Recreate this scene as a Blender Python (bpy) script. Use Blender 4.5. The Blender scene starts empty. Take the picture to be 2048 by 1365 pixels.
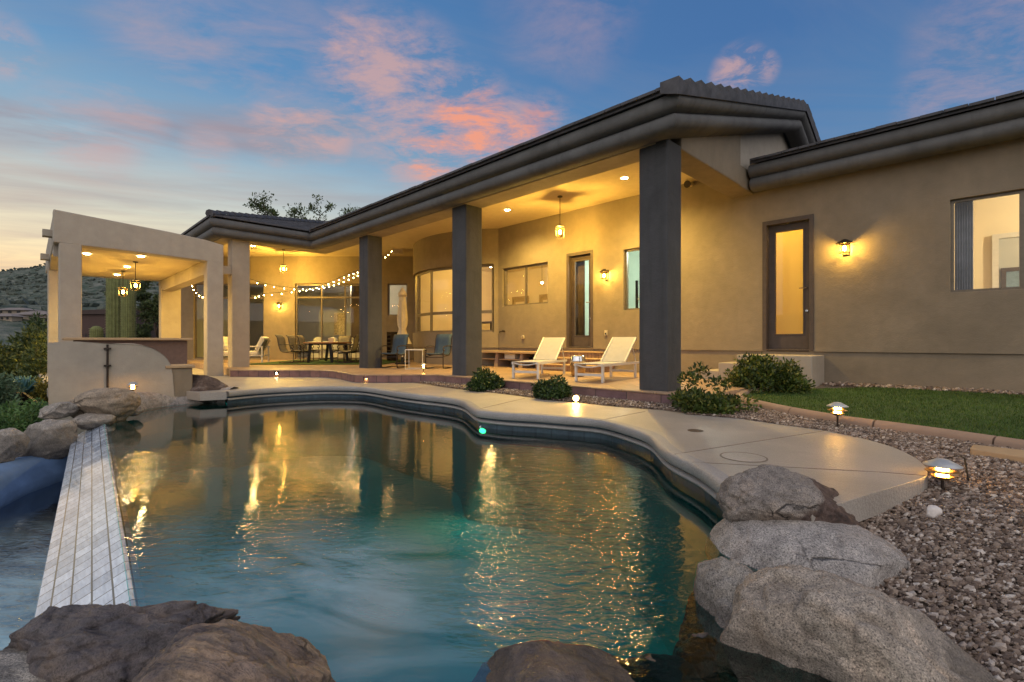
import bpy, bmesh, math, random
import numpy as np
from mathutils import Vector, Matrix, noise
from mathutils.geometry import tessellate_polygon
R = math.radians
S2 = math.sqrt(2.0)
FPX, EYE, HZ = 967.0, 1.0, 684.0      # focal length in photo pixels, eye height, horizon row
rnd = random.Random(7)
sc = bpy.context.scene
COL = sc.collection

# ---------------------------------------------------------------- measuring helpers
def c2w(cx, d):                       # view frame (right, forward) -> world
    return ((cx - d) / S2, (cx + d) / S2)
def gz(px, py, z=0.0):                # photo point known to lie at height z
    d = (z - EYE) * FPX / (HZ - py)
    x, y = c2w((px - 1024) / FPX * d, d)
    return Vector((x, y, z))
def gy(px, py, Y):                    # photo point known to lie on the plane y = Y
    t = (px - 1024) / FPX
    d = Y * S2 / (t + 1)
    return Vector((d * (t - 1) / S2, Y, EYE + (HZ - py) / FPX * d))
def gd(px, py, d):                    # photo point known to lie d metres ahead
    x, y = c2w((px - 1024) / FPX * d, d)
    return Vector((x, y, EYE + (HZ - py) / FPX * d))
def ground(x, y):                     # height of the gravel / lawn
    if y < 2: z = -0.40 - (2 - y) * .05
    elif y < 4: z = -0.40 + (y - 2) / 2 * 0.24
    elif y < 6: z = -0.16 + (y - 4) / 2 * 0.17
    else: z = 0.01 + min((y - 6) / 5, 1) * 0.18
    return z
def gg(px, py, off=0.0):
    z = 0.0
    for _ in range(12):
        p = gz(px, py, z); z = ground(p.x, p.y) + off
    return gz(px, py, z)

# ---------------------------------------------------------------- mesh builder
class MB:
    def __init__(s): s.v = []; s.f = []
    def add(s, vs, fs):
        b = len(s.v); s.v += [tuple(v) for v in vs]; s.f += [tuple(i + b for i in f) for f in fs]; return s
    def box(s, x0, x1, y0, y1, z0, z1):
        return s.add([(x0,y0,z0),(x1,y0,z0),(x1,y1,z0),(x0,y1,z0),(x0,y0,z1),(x1,y0,z1),(x1,y1,z1),(x0,y1,z1)],
                     [(3,2,1,0),(4,5,6,7),(0,1,5,4),(1,2,6,5),(2,3,7,6),(3,0,4,7)])
    def hexa(s, p): return s.add(p, [(3,2,1,0),(4,5,6,7),(0,1,5,4),(1,2,6,5),(2,3,7,6),(3,0,4,7)])
    def bar(s, a, b, w, h, up=(0,0,1)):
        a = Vector(a); b = Vector(b); d = (b - a).normalized(); up = Vector(up)
        if abs(d.dot(up)) > .98: up = Vector((0,1,0))
        r = d.cross(up).normalized(); u = r.cross(d)
        r *= w/2; u *= h/2
        return s.hexa([a-r-u, a+r-u, b+r-u, b-r-u, a-r+u, a+r+u, b+r+u, b-r+u])
    def tube(s, pts, r, n=8, cap=True):
        pts = [Vector(p) for p in pts]; rs = r if isinstance(r, (list, tuple)) else [r]*len(pts)
        up = Vector((0,0,1)); rings = []
        for i, p in enumerate(pts):
            d = (pts[min(i+1,len(pts)-1)] - pts[max(i-1,0)]).normalized()
            if i == 0:
                a = d.cross(up)
                if a.length < .05: a = d.cross(Vector((1,0,0)))
                a.normalize()
            else:
                a = (a - d*a.dot(d)).normalized()
            b = d.cross(a)
            rings.append([p + (a*math.cos(2*math.pi*k/n) + b*math.sin(2*math.pi*k/n))*rs[i] for k in range(n)])
        vs = [v for g in rings for v in g]; fs = []
        for i in range(len(rings)-1):
            for k in range(n):
                fs.append((i*n+k, i*n+(k+1)%n, (i+1)*n+(k+1)%n, (i+1)*n+k))
        if cap:
            fs.append(tuple(reversed(range(n)))); fs.append(tuple((len(rings)-1)*n+k for k in range(n)))
        return s.add(vs, fs)
    def lathe(s, prof, c=(0,0,0), n=20, cap=True):
        vs = []; fs = []
        for r, z in prof:
            for k in range(n):
                a = 2*math.pi*k/n; vs.append((c[0]+r*math.cos(a), c[1]+r*math.sin(a), c[2]+z))
        for i in range(len(prof)-1):
            for k in range(n):
                fs.append((i*n+k, i*n+(k+1)%n, (i+1)*n+(k+1)%n, (i+1)*n+k))
        if cap and prof[0][0] > 1e-4: fs.append(tuple(reversed(range(n))))
        if cap and prof[-1][0] > 1e-4: fs.append(tuple((len(prof)-1)*n+k for k in range(n)))
        return s.add(vs, fs)
    def prism(s, poly, z0, z1):
        n = len(poly)
        if sum(poly[i][0]*poly[(i+1)%n][1]-poly[(i+1)%n][0]*poly[i][1] for i in range(n)) < 0: poly = poly[::-1]
        tris = tessellate_polygon([[Vector((p[0],p[1],0)) for p in poly]])
        f0 = z0 if callable(z0) else (lambda x,y: z0); f1 = z1 if callable(z1) else (lambda x,y: z1)
        vs = [(p[0],p[1],f0(*p[:2])) for p in poly] + [(p[0],p[1],f1(*p[:2])) for p in poly]
        fs = []
        for t in tris:
            a, b, c = t
            ar = (poly[b][0]-poly[a][0])*(poly[c][1]-poly[a][1])-(poly[c][0]-poly[a][0])*(poly[b][1]-poly[a][1])
            if ar < 0: a, c = c, a
            fs.append((a+n,b+n,c+n)); fs.append((c,b,a))
        for i in range(n):
            j = (i+1)%n; fs.append((i,j,j+n,i+n))
        return s.add(vs, fs)
    def sph(s, c, r, n=10, m=7, sq=(1,1,1)):
        prof = [(max(math.sin(math.pi*i/m),1e-5)*r, -math.cos(math.pi*i/m)*r) for i in range(m+1)]
        k = MB().lathe(prof, (0,0,0), n)
        return s.add([(c[0]+v[0]*sq[0], c[1]+v[1]*sq[1], c[2]+v[2]*sq[2]) for v in k.v], k.f)
    def build(s, name, mat=None, parent=None, smooth=False, bevel=0, world=True, seg=2, auto=None):
        me = bpy.data.meshes.new(name)
        vs = s.v
        if parent is not None and world:
            L = parent.get('_o', (0,0,0)); vs = [(v[0]-L[0], v[1]-L[1], v[2]-L[2]) for v in vs]
        me.from_pydata(vs, [], s.f); me.update()
        o = bpy.data.objects.new(name, me); COL.objects.link(o)
        if mat: me.materials.append(mat)
        if parent is not None: o.parent = parent
        if smooth: me.polygons.foreach_set('use_smooth', [True]*len(me.polygons))
        if auto is not None:
            me.polygons.foreach_set('use_smooth', [True]*len(me.polygons))
            me.set_sharp_from_angle(angle=R(auto))
        if bevel:
            b = o.modifiers.new('Bevel', 'BEVEL'); b.width = bevel; b.segments = seg; b.limit_method = 'ANGLE'
        return o

def tag(o, label=None, cat=None, group=None, kind=None):
    if label: o['label'] = label
    if cat: o['category'] = cat
    if group: o['group'] = group
    if kind: o['kind'] = kind
    return o
def empty(name, loc=(0,0,0), rz=0):
    o = bpy.data.objects.new(name, None); COL.objects.link(o)
    o.location = loc; o.rotation_euler = (0,0,rz); o.empty_display_size = .2
    return o
def place(name, loc):                 # empty whose children are written in world coordinates
    o = empty(name, loc); o['_o'] = tuple(loc); return o
def copy_tree(o, parent=None):
    c = o.copy(); COL.objects.link(c)
    if parent is not None: c.parent = parent
    for ch in [x for x in COL.objects if x.parent == o]: copy_tree(ch, c)
    return c
def np_mesh(name, V, Fq, mat, smooth=False):
    me = bpy.data.meshes.new(name)
    nv, nf, k = len(V), len(Fq), Fq.shape[1]
    me.vertices.add(nv); me.vertices.foreach_set('co', V.astype(np.float32).ravel())
    me.loops.add(nf*k); me.loops.foreach_set('vertex_index', Fq.astype(np.int32).ravel())
    me.polygons.add(nf); me.polygons.foreach_set('loop_start', np.arange(0, nf*k, k, dtype=np.int32))
    me.polygons.foreach_set('use_smooth', np.full(nf, smooth, dtype=bool))
    me.update(calc_edges=True); me.validate()
    if mat: me.materials.append(mat)
    o = bpy.data.objects.new(name, me); COL.objects.link(o)
    return o

# ---------------------------------------------------------------- materials
class NT:
    def __init__(s, name):
        s.m = bpy.data.materials.new(name); s.m.use_nodes = True; s.t = s.m.node_tree; s.t.nodes.clear()
        s.out = s.n('ShaderNodeOutputMaterial')
    def n(s, ty, **k):
        o = s.t.nodes.new(ty)
        for a, b in k.items(): setattr(o, a, b)
        return o
    def l(s, a, b): s.t.links.new(a, b)
    def setv(s, sock, v):
        if hasattr(v, 'is_linked') or isinstance(v, bpy.types.NodeSocket): s.l(v, sock)
        else: sock.default_value = v
    def co(s, scale=(1,1,1), rot=(0,0,0), kind='Object'):
        tc = s.n('ShaderNodeTexCoord'); mp = s.n('ShaderNodeMapping')
        mp.inputs['Scale'].default_value = scale; mp.inputs['Rotation'].default_value = rot
        s.l(tc.outputs[kind], mp.inputs[0]); return mp.outputs[0]
    def co2(s, zrot, scale=(1,1,1), rot=(0,0,0)):
        a = s.co((1,1,1), (0,0,zrot)); mp = s.n('ShaderNodeMapping')
        mp.inputs['Scale'].default_value = scale; mp.inputs['Rotation'].default_value = rot
        s.l(a, mp.inputs[0]); return mp.outputs[0]
    def noise(s, co, scale, detail=4, rough=.55, dist=0):
        x = s.n('ShaderNodeTexNoise'); s.l(co, x.inputs['Vector'])
        x.inputs['Scale'].default_value = scale; x.inputs['Detail'].default_value = detail
        x.inputs['Roughness'].default_value = rough; x.inputs['Distortion'].default_value = dist
        return x.outputs['Fac']
    def vor(s, co, scale, feature='F1', out='Distance'):
        x = s.n('ShaderNodeTexVoronoi', feature=feature); s.l(co, x.inputs['Vector']); x.inputs['Scale'].default_value = scale
        return x.outputs[out]
    def ramp(s, fac, stops, interp='LINEAR'):
        r = s.n('ShaderNodeValToRGB'); r.color_ramp.interpolation = interp
        e = r.color_ramp.elements
        while len(e) < len(stops): e.new(.5)
        for i, (p, c) in enumerate(stops):
            e[i].position = p; e[i].color = (*c, 1) if len(c) == 3 else c
        s.setv(r.inputs[0], fac); return r.outputs[0]
    def mix(s, fac, a, b, mode='MIX'):
        x = s.n('ShaderNodeMix', data_type='RGBA', blend_type=mode)
        s.setv(x.inputs[0], fac)
        for k, v in ((6, a), (7, b)):
            if isinstance(v, tuple): v = (*v, 1) if len(v) == 3 else v
            s.setv(x.inputs[k], v)
        return x.outputs[2]
    def math(s, op, a, b=0.5, c=None):
        x = s.n('ShaderNodeMath', operation=op); s.setv(x.inputs[0], a); s.setv(x.inputs[1], b)
        if c is not None: s.setv(x.inputs[2], c)
        return x.outputs[0]
    def bump(s, h, strength=.3, dist=.02, normal=None):
        b = s.n('ShaderNodeBump'); b.inputs['Strength'].default_value = 1.0
        s.setv(b.inputs['Strength'], strength); b.inputs['Distance'].default_value = dist
        s.l(h, b.inputs['Height'])
        if normal is not None: s.l(normal, b.inputs['Normal'])
        return b.outputs[0]
    def bsdf(s, color, rough=.8, metal=0, normal=None, spec=.4, **k):
        p = s.n('ShaderNodeBsdfPrincipled')
        if isinstance(color, tuple): color = (*color, 1) if len(color) == 3 else color
        s.setv(p.inputs['Base Color'], color); s.setv(p.inputs['Roughness'], rough); p.inputs['Metallic'].default_value = metal
        p.inputs['Specular IOR Level'].default_value = spec
        if normal is not None: s.l(normal, p.inputs['Normal'])
        for a, b in k.items(): s.setv(p.inputs[a.replace('_',' ')], b)
        s.l(p.outputs[0], s.out.inputs[0]); return p

def plain(name, c, rough=.6, metal=0, var=.12, scale=12, bump=0, bscale=200, spec=.4):
    t = NT(name); co = t.co()
    f = t.noise(co, scale, 5)
    a = tuple(x*(1-var) for x in c); b = tuple(min(x*(1+var),1) for x in c)
    col = t.ramp(f, [(.3,a),(.7,b)])
    nm = t.bump(t.noise(co, bscale, 3), bump, .004) if bump else None
    t.bsdf(col, rough, metal, nm, spec); return t.m
def stucco(name, c, var=.16, bump=.5, streak=.1):
    t = NT(name); co = t.co()
    big = t.noise(co, .9, 6, .62, .4); mid = t.noise(co, 5, 5, .6)
    st = t.noise(t.co((3.5,3.5,.35)), 1.6, 4, .6)
    col = t.ramp(big, [(.25,tuple(x*(1-var) for x in c)),(.75,tuple(x*(1+var) for x in c))])
    col = t.mix(.35, col, t.ramp(mid, [(.3,tuple(x*.82 for x in c)),(.7,tuple(x*1.15 for x in c))]))
    col = t.mix(t.math('MULTIPLY', t.ramp(st, [(.5,(0,0,0)),(.75,(1,1,1))]), streak), col, tuple(x*.55 for x in c))
    h = t.math('ADD', t.math('MULTIPLY', t.noise(co, 55, 6, .7), .5), t.math('MULTIPLY', t.noise(co, 7, 4, .6), .9))
    t.bsdf(col, .92, 0, t.bump(h, bump, .02), .25); return t.m
def emit(name, c, s):
    t = NT(name); e = t.n('ShaderNodeEmission'); e.inputs[0].default_value = (*c,1); e.inputs[1].default_value = s
    t.l(e.outputs[0], t.out.inputs[0]); return t.m
def glass(name, tint=(.93,.95,.94), ior=1.5, rough=.0):
    t = NT(name); tr = t.n('ShaderNodeBsdfTransparent'); tr.inputs[0].default_value = (*tint,1)
    g = t.n('ShaderNodeBsdfGlossy'); g.inputs['Roughness'].default_value = rough; g.inputs[0].default_value = (.95,.95,.95,1)
    fr = t.n('ShaderNodeFresnel'); fr.inputs[0].default_value = ior
    geo = t.n('ShaderNodeNewGeometry')
    fac = t.math('MULTIPLY', fr.outputs[0], t.math('SUBTRACT', 1.0, geo.outputs['Backfacing']))
    mx = t.n('ShaderNodeMixShader'); t.l(fac, mx.inputs[0]); t.l(tr.outputs[0], mx.inputs[1]); t.l(g.outputs[0], mx.inputs[2])
    t.l(mx.outputs[0], t.out.inputs[0]); return t.m
def rock_mat(name, c1, c2, c3, scale=1.0, band=0, rough=.85, speck=.5, wet=0):
    t = NT(name); co = t.co()
    big = t.noise(co, 2.6*scale, 6, .6, .8); mid = t.noise(co, 16*scale, 8, .7, .3); fine = t.noise(co, 150*scale, 2, .6); gr = t.noise(co, 330*scale, 2, .5)
    col = t.ramp(big, [(.30,c1),(.5,c2),(.70,c3)])
    col = t.mix(.75, col, t.mix(1.0, col, t.ramp(mid, [(.30,(.38,.36,.35)),(.52,(1,1,1)),(.75,(1.5,1.45,1.4))]), 'MULTIPLY'))
    sp = t.ramp(fine, [(.34,(.30,.30,.31)),(.46,(.95,.95,.95)),(.58,(1.05,1.05,1.05)),(.70,(1.7,1.66,1.6))])
    col = t.mix(speck, col, t.mix(1.0, col, sp, 'MULTIPLY'))
    col = t.mix(speck*.6, col, t.mix(1.0, col, t.ramp(gr, [(.36,(.55,)*3),(.6,(1.25,)*3)]), 'MULTIPLY'))
    h = t.math('ADD', t.math('MULTIPLY', mid, 1.0), t.math('MULTIPLY', fine, .18))
    ve = t.n('ShaderNodeTexVoronoi', feature='DISTANCE_TO_EDGE'); va = t.n('ShaderNodeVectorMath', operation='ADD')
    nz = t.n('ShaderNodeTexNoise'); nz.inputs['Scale'].default_value = 4*scale; nz.inputs['Detail'].default_value = 6; t.l(co, nz.inputs['Vector'])
    vs2 = t.n('ShaderNodeVectorMath', operation='SCALE'); vs2.inputs['Scale'].default_value = .35; t.l(nz.outputs['Color'], vs2.inputs[0]); t.l(co, va.inputs[0]); t.l(vs2.outputs[0], va.inputs[1])
    t.l(va.outputs[0], ve.inputs['Vector']); ve.inputs['Scale'].default_value = 1.7*scale
    crk = t.math('MULTIPLY', t.ramp(ve.outputs['Distance'], [(.002,(1,)*3),(.013,(0,)*3)]), t.ramp(t.noise(co, 2.2*scale, 3), [(.55,(0,)*3),(.66,(1,)*3)]))
    col = t.mix(t.math('MULTIPLY', crk, .8), col, (.02,.016,.014)); h = t.math('SUBTRACT', h, t.math('MULTIPLY', crk, 1.1))
    stn = t.ramp(t.noise(co, 1.6*scale, 5, .65, 1.2), [(.54,(0,)*3),(.70,(1,)*3)]); col = t.mix(t.math('MULTIPLY', stn, .4), col, (.27,.17,.095))
    gp_ = t.n('ShaderNodeNewGeometry'); sz_ = t.n('ShaderNodeSeparateXYZ'); t.l(gp_.outputs['Position'], sz_.inputs[0])
    wl_ = t.math('ADD', sz_.outputs[2], t.math('MULTIPLY', t.noise(co, 9, 4), .07))
    mr_ = t.n('ShaderNodeMapRange'); t.l(wl_, mr_.inputs[0]); mr_.inputs[1].default_value = -.165; mr_.inputs[2].default_value = -.145; mr_.inputs[3].default_value = .5; mr_.inputs[4].default_value = 0
    if scale >= 1: col = t.mix(mr_.outputs[0], col, (.05,.04,.032))
    if band:
        w = t.noise(t.co2(R(-32),(1.3,15,5)), 1.5*band, 6, .66, .5)
        col = t.mix(.75, col, t.mix(1.0, col, t.ramp(w, [(.38,(.22,.24,.34)),(.50,(.9,.85,.8)),(.65,(1.7,1.5,1.2))]), 'MULTIPLY'))
        h = t.math('ADD', h, t.math('MULTIPLY', w, 1.8))
    if wet: rough = t.ramp(t.noise(co, 7, 4), [(.40,(.28,)*3),(.62,(.8,)*3)])
    t.bsdf(col, rough, 0, t.bump(h, 1.0, .022), .4); return t.m
def leaf_mat(name, dark, light, rough=.5, yellow=None):
    t = NT(name); geo = t.n('ShaderNodeNewGeometry')
    st = [(0,dark),(.75,light)] + ([(1,yellow)] if yellow else [])
    col = t.ramp(geo.outputs['Random Per Island'], st)
    big = t.ramp(t.noise(t.co(), 3.5, 3), [(.35,(.65,.65,.65)),(.65,(1.2,1.2,1.1))])
    col = t.mix(1.0, col, big, 'MULTIPLY')
    p = t.bsdf(col, rough, 0, None, .4)
    tl = t.n('ShaderNodeBsdfTranslucent'); t.l(col, tl.inputs[0])
    mx = t.n('ShaderNodeMixShader'); mx.inputs[0].default_value = .25
    t.l(p.outputs[0], mx.inputs[1]); t.l(tl.outputs[0], mx.inputs[2]); t.l(mx.outputs[0], t.out.inputs[0])
    return t.m

WARM = (1.0, .64, .115); WARM2 = (1.0, .68, .17)
M = {}
M['stucco'] = stucco('tan_stucco', (.232,.187,.135), .24)
M['stucco_pale'] = stucco('pale_stucco', (.40,.345,.28))
M['pillar'] = stucco('grey_pillar_stucco', (.070,.070,.073), .3, .75, .45)
M['fascia'] = stucco('grey_fascia_stucco', (.125,.122,.12), .36, .5, .5)
M['soffit'] = stucco('rough_soffit', (.33,.28,.2), .3, .5)
M['ceiling'] = stucco('ceiling_plaster', (.56,.46,.30), .06, .15, .02)
M['roof'] = plain('slate_roof_tile', (.075,.072,.078), .75, 0, .35, 6, .5, 60)
M['bronze'] = plain('bronze_frame_paint', (.075,.055,.045), .45, 0, .15, 8, .1)
M['alu'] = plain('tan_aluminium_frame', (.16,.13,.095), .4, .3, .12)
M['black'] = plain('black_metal', (.016,.015,.015), .38, .4, .2)
M['brown'] = plain('dark_brown_metal', (.035,.024,.018), .45, .4, .2)
M['white'] = plain('white_powder_coat', (.60,.57,.52), .45, 0, .05)
M['sling_white'] = plain('white_mesh_sling', (.40,.385,.37), .8, 0, .05, 10, .3, 500)
M['cushion'] = plain('cream_cushion', (.66,.62,.54), .95, 0, .06, 9, .4, 120)
M['sling_blue'] = plain('blue_sling', (.045,.072,.105), .75, 0, .12, 14, .4, 400)
M['sling_tan'] = plain('taupe_sling', (.24,.21,.14), .75, 0, .12, 14, .4, 400)
M['canvas'] = plain('cream_canvas', (.60,.50,.34), .9, 0, .12, 5, .5, 60)
M['interior'] = plain('cream_interior_paint', (.74,.64,.46), .85, 0, .03, 2)
M['interior_green'] = plain('mint_interior_paint', (.62,.71,.64), .85, 0, .03, 2)
M['interior_grey'] = plain('grey_interior_paint', (.42,.42,.40), .85, 0, .04, 2)
M['interior_floor'] = plain('interior_floor_tile', (.38,.30,.2), .4, 0, .1, 2)
M['curtain'] = plain('dark_curtain', (.09,.06,.04), .9, 0, .2, 6)
M['sheer'] = plain('grey_curtain', (.2,.2,.22), .9, 0, .2, 6)
M['glass'] = glass('window_glass')
def blindmat():
    t = NT('cream_roller_blind'); p = t.n('ShaderNodeBsdfTranslucent'); p.inputs[0].default_value = (.78,.66,.34,1)
    d = t.n('ShaderNodeBsdfDiffuse'); d.inputs[0].default_value = (.6,.5,.28,1); mx = t.n('ShaderNodeMixShader'); mx.inputs[0].default_value = .35
    t.l(p.outputs[0], mx.inputs[1]); t.l(d.outputs[0], mx.inputs[2]); t.l(mx.outputs[0], t.out.inputs[0]); return t.m
M['blind'] = blindmat()
M['lantern_glass'] = glass('lantern_glass', (1,.93,.75), 1.35)
M['chrome'] = plain('hammered_metal', (.72,.72,.72), .12, 1.0, .05, 6, .9, 26)
M['copperish'] = plain('hammered_bronze', (.45,.33,.2), .2, 1.0, .15, 6, .9, 26)
M['plastic'] = plain('beige_plastic', (.5,.43,.32), .5)
M['plastic_dark'] = plain('dark_plastic', (.03,.03,.03), .5)
M['bulb'] = emit('warm_bulb_glow', (1,.64,.13), 2300)
M['dining_bulb'] = emit('dining_bulb_glow', (1,.64,.13), 3100)
M['string_bulb'] = emit('string_bulb_glow', (1,.62,.20), 85)
M['lens'] = emit('downlight_glow', (1,.76,.40), 90)
M['path_bulb'] = emit('path_lamp_glow', (1,.50,.09), 95)
M['sconce_bulb'] = emit('sconce_bulb_glow', (1,.63,.13), 560)
M['ramada_bulb'] = emit('ramada_bulb_glow', (1,.62,.13), 650)
M['pool_lamp'] = emit('green_pool_lamp_glow', (.08,1,.28), 4)
M['white_bulb'] = emit('white_bulb_glow', (1,.9,.7), 30)

def wood(name, a, b):
    t = NT(name); w = t.noise(t.co((2,30,30)), 1.2, 6, .6, .4)
    t.bsdf(t.ramp(w, [(.3,a),(.7,b)]), .45, 0, t.bump(w, .2, .005), .4); return t.m
M['wood'] = wood('oiled_wood', (.22,.085,.03), (.40,.18,.07))
def tilemat(name, c1, c2, mortar, bw, bh, ms=.008, rough=.6, bump=.5, rot=(0,0,0), off=.5, zrot=0, spec=.4):
    t = NT(name); co = t.co2(zrot, (1,1,1), rot)
    b = t.n('ShaderNodeTexBrick'); t.l(co, b.inputs[0]); b.offset = off
    b.inputs['Color1'].default_value = (*c1,1); b.inputs['Color2'].default_value = (*c2,1); b.inputs['Mortar'].default_value = (*mortar,1)
    b.inputs['Scale'].default_value = 1; b.inputs['Mortar Size'].default_value = ms; b.inputs['Brick Width'].default_value = bw; b.inputs['Row Height'].default_value = bh
    n2 = t.noise(t.co(), 6, 6, .65)
    col = t.mix(.6, b.outputs[0], t.mix(1.0, b.outputs[0], t.ramp(n2, [(.3,(.55,.52,.5)),(.7,(1.35,1.3,1.25))]), 'MULTIPLY'))
    h = t.math('ADD', t.math('MULTIPLY', b.outputs['Fac'], -1.2), t.math('MULTIPLY', t.noise(t.co(), 45, 5, .65), .4))
    t.bsdf(col, rough, 0, t.bump(h, bump, .012), spec); return t.m
M['patio'] = tilemat('sandstone_patio_tile', (.42,.29,.19), (.34,.235,.16), (.2,.15,.1), .45, .45, .006, .42, .35, (0,0,0), .0, R(-45))
M['riser'] = tilemat('red_flagstone_riser', (.24,.13,.105), (.17,.095,.10), (.08,.06,.055), .3, 1.0, .008, .75, .7, (R(90),0,0), .0, R(-45))
M['riser_facade'] = tilemat('red_flagstone_front', (.24,.14,.115), (.17,.10,.11), (.08,.06,.055), .62, 1.0, .008, .75, .7, (R(90),0,0), .0)
M['step_stone'] = tilemat('step_stone', (.34,.22,.13), (.27,.17,.10), (.12,.08,.05), .12, 1, .008, .6, .5, (R(90),0,0), 0)
def deckmat(name, c, joints=True, rough=.42, fine=110):
    t = NT(name); co = t.co()
    big = t.noise(co, 1.1, 6, .6); tex = t.noise(co, fine, 3, .6); mid = t.vor(co, fine*.35)
    col = t.ramp(big, [(.28,tuple(x*.8 for x in c)),(.72,tuple(x*1.15 for x in c))])
    col = t.mix(.4, col, t.mix(1.0, col, t.ramp(tex, [(.4,(.5,.5,.5)),(.58,(1.2,1.2,1.2))]), 'MULTIPLY'))
    st_ = t.ramp(t.noise(co, .55, 7, .68, 1.0), [(.46,(0,)*3),(.60,(1,)*3)]); col = t.mix(t.math('MULTIPLY', st_, .28), col, tuple(x*.62 for x in c))
    sp2 = t.ramp(t.noise(co, 3.2, 8, .75), [(.60,(0,)*3),(.70,(1,)*3)]); col = t.mix(t.math('MULTIPLY', sp2, .22), col, tuple(x*1.35 for x in c))
    h = t.math('ADD', tex, t.math('MULTIPLY', mid, .8))
    t.bsdf(col, rough, 0, t.bump(h, .65, .006), .45); return t.m
M['deck'] = deckmat('textured_concrete_deck', (.39,.345,.30))
M['coping'] = deckmat('grey_coping', (.33,.31,.30), False, .6)
M['granite_rim'] = rock_mat('granite_shotcrete', (.28,.25,.23), (.36,.325,.30), (.42,.375,.345), .8, 0, .8, .95)
M['kerb'] = stucco('concrete_kerb', (.30,.21,.155), .2, .4)
M['flagstone'] = stucco('tan_flagstone', (.42,.29,.17), .2, .4)
M['pool_tile'] = tilemat('pool_waterline_tile', (.045,.075,.10), (.035,.06,.085), (.03,.05,.07), .15, .075, .003, .25, .3)
def plastermat():
    t = NT('pool_plaster'); co = t.co()
    col = t.ramp(t.noise(co, 1.2, 5), [(.3,(.010,.42,.37)),(.7,(.018,.52,.45))])
    t.bsdf(col, .8, 0, None, .2); return t.m
M['pool_plaster'] = plastermat()
M['basin_plaster'] = plain('blue_basin_plaster', (.13,.21,.36), .55, 0, .25, 3, .3, 40)
M['soil'] = plain('desert_soil', (.19,.145,.105), .95, 0, .35, 3, .6, 40)
M['gravel_base'] = plain('gravel_base', (.16,.125,.10), .95, 0, .5, 45, 1.0, 70)

def watermat(name, tint, ripple, pale_sheen, c0=(0,0)):
    t = NT(name)
    co = t.co(); sep = t.n('ShaderNodeSeparateXYZ'); t.l(co, sep.inputs[0])
    def blob(cx, cy, r0, r1):
        dx = t.math('SUBTRACT', sep.outputs[0], cx); dy = t.math('SUBTRACT', sep.outputs[1], cy)
        dd = t.math('SQRT', t.math('ADD', t.math('MULTIPLY', dx, dx), t.math('MULTIPLY', dy, dy)))
        mr = t.n('ShaderNodeMapRange'); mr.interpolation_type = 'SMOOTHSTEP'; t.l(dd, mr.inputs[0])
        mr.inputs[1].default_value = r0; mr.inputs[2].default_value = r1; mr.inputs[3].default_value = 1; mr.inputs[4].default_value = 0
        return mr.outputs[0]
    amp = None
    for (cx, cy, r0, r1, k) in ripple:
        b = t.math('MULTIPLY', blob(cx, cy, r0, r1), k); amp = b if amp is None else t.math('MAXIMUM', amp, b)
    amp = t.math('ADD', t.math('MULTIPLY', amp, 1.0), .036) if amp is not None else .1
    w1 = t.noise(t.co2(R(-45),(7,17,1)), 1.0, 2, .5, .7); w2 = t.noise(t.co2(R(-36),(19,42,1)), 1.0, 2, .5, .8); w3 = t.noise(t.co2(R(-45),(1.2,2.6,1)), 1.0, 2, .5, .3)
    h = t.math('ADD', t.math('ADD', w1, t.math('MULTIPLY', w2, .34)), t.math('MULTIPLY', w3, .55))
    nm = t.bump(h, amp, .016)
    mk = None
    for (cx, cy, r0, r1, k) in pale_sheen:
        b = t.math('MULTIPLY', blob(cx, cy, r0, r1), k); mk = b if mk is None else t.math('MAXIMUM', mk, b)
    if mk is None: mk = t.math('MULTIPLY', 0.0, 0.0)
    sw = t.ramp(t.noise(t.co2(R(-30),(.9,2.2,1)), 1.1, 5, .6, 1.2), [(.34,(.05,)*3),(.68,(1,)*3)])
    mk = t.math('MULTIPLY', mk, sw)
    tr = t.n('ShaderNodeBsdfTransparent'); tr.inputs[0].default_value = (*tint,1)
    df = t.n('ShaderNodeBsdfDiffuse'); df.inputs[0].default_value = (.30,.44,.47,1)  # pale diffuse colour painted in for soft reflection on the water
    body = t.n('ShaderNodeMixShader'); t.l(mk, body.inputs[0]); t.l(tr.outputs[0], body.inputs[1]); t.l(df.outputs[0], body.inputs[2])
    gl = t.n('ShaderNodeBsdfGlossy'); gl.inputs[0].default_value = (1,1,1,1)
    t.l(t.math('ADD', .02, t.math('MULTIPLY', mk, .22)), gl.inputs['Roughness']); t.l(nm, gl.inputs['Normal'])
    fr = t.n('ShaderNodeFresnel'); fr.inputs[0].default_value = 2.0; t.l(nm, fr.inputs['Normal'])
    mx = t.n('ShaderNodeMixShader'); t.l(fr.outputs[0], mx.inputs[0]); t.l(body.outputs[0], mx.inputs[1]); t.l(gl.outputs[0], mx.inputs[2])
    t.l(mx.outputs[0], t.out.inputs[0]); return t.m

# ================================================================ SETTING
ZP = 0.20                             # patio slab height
ZW = -0.25                            # pool water level
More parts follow.
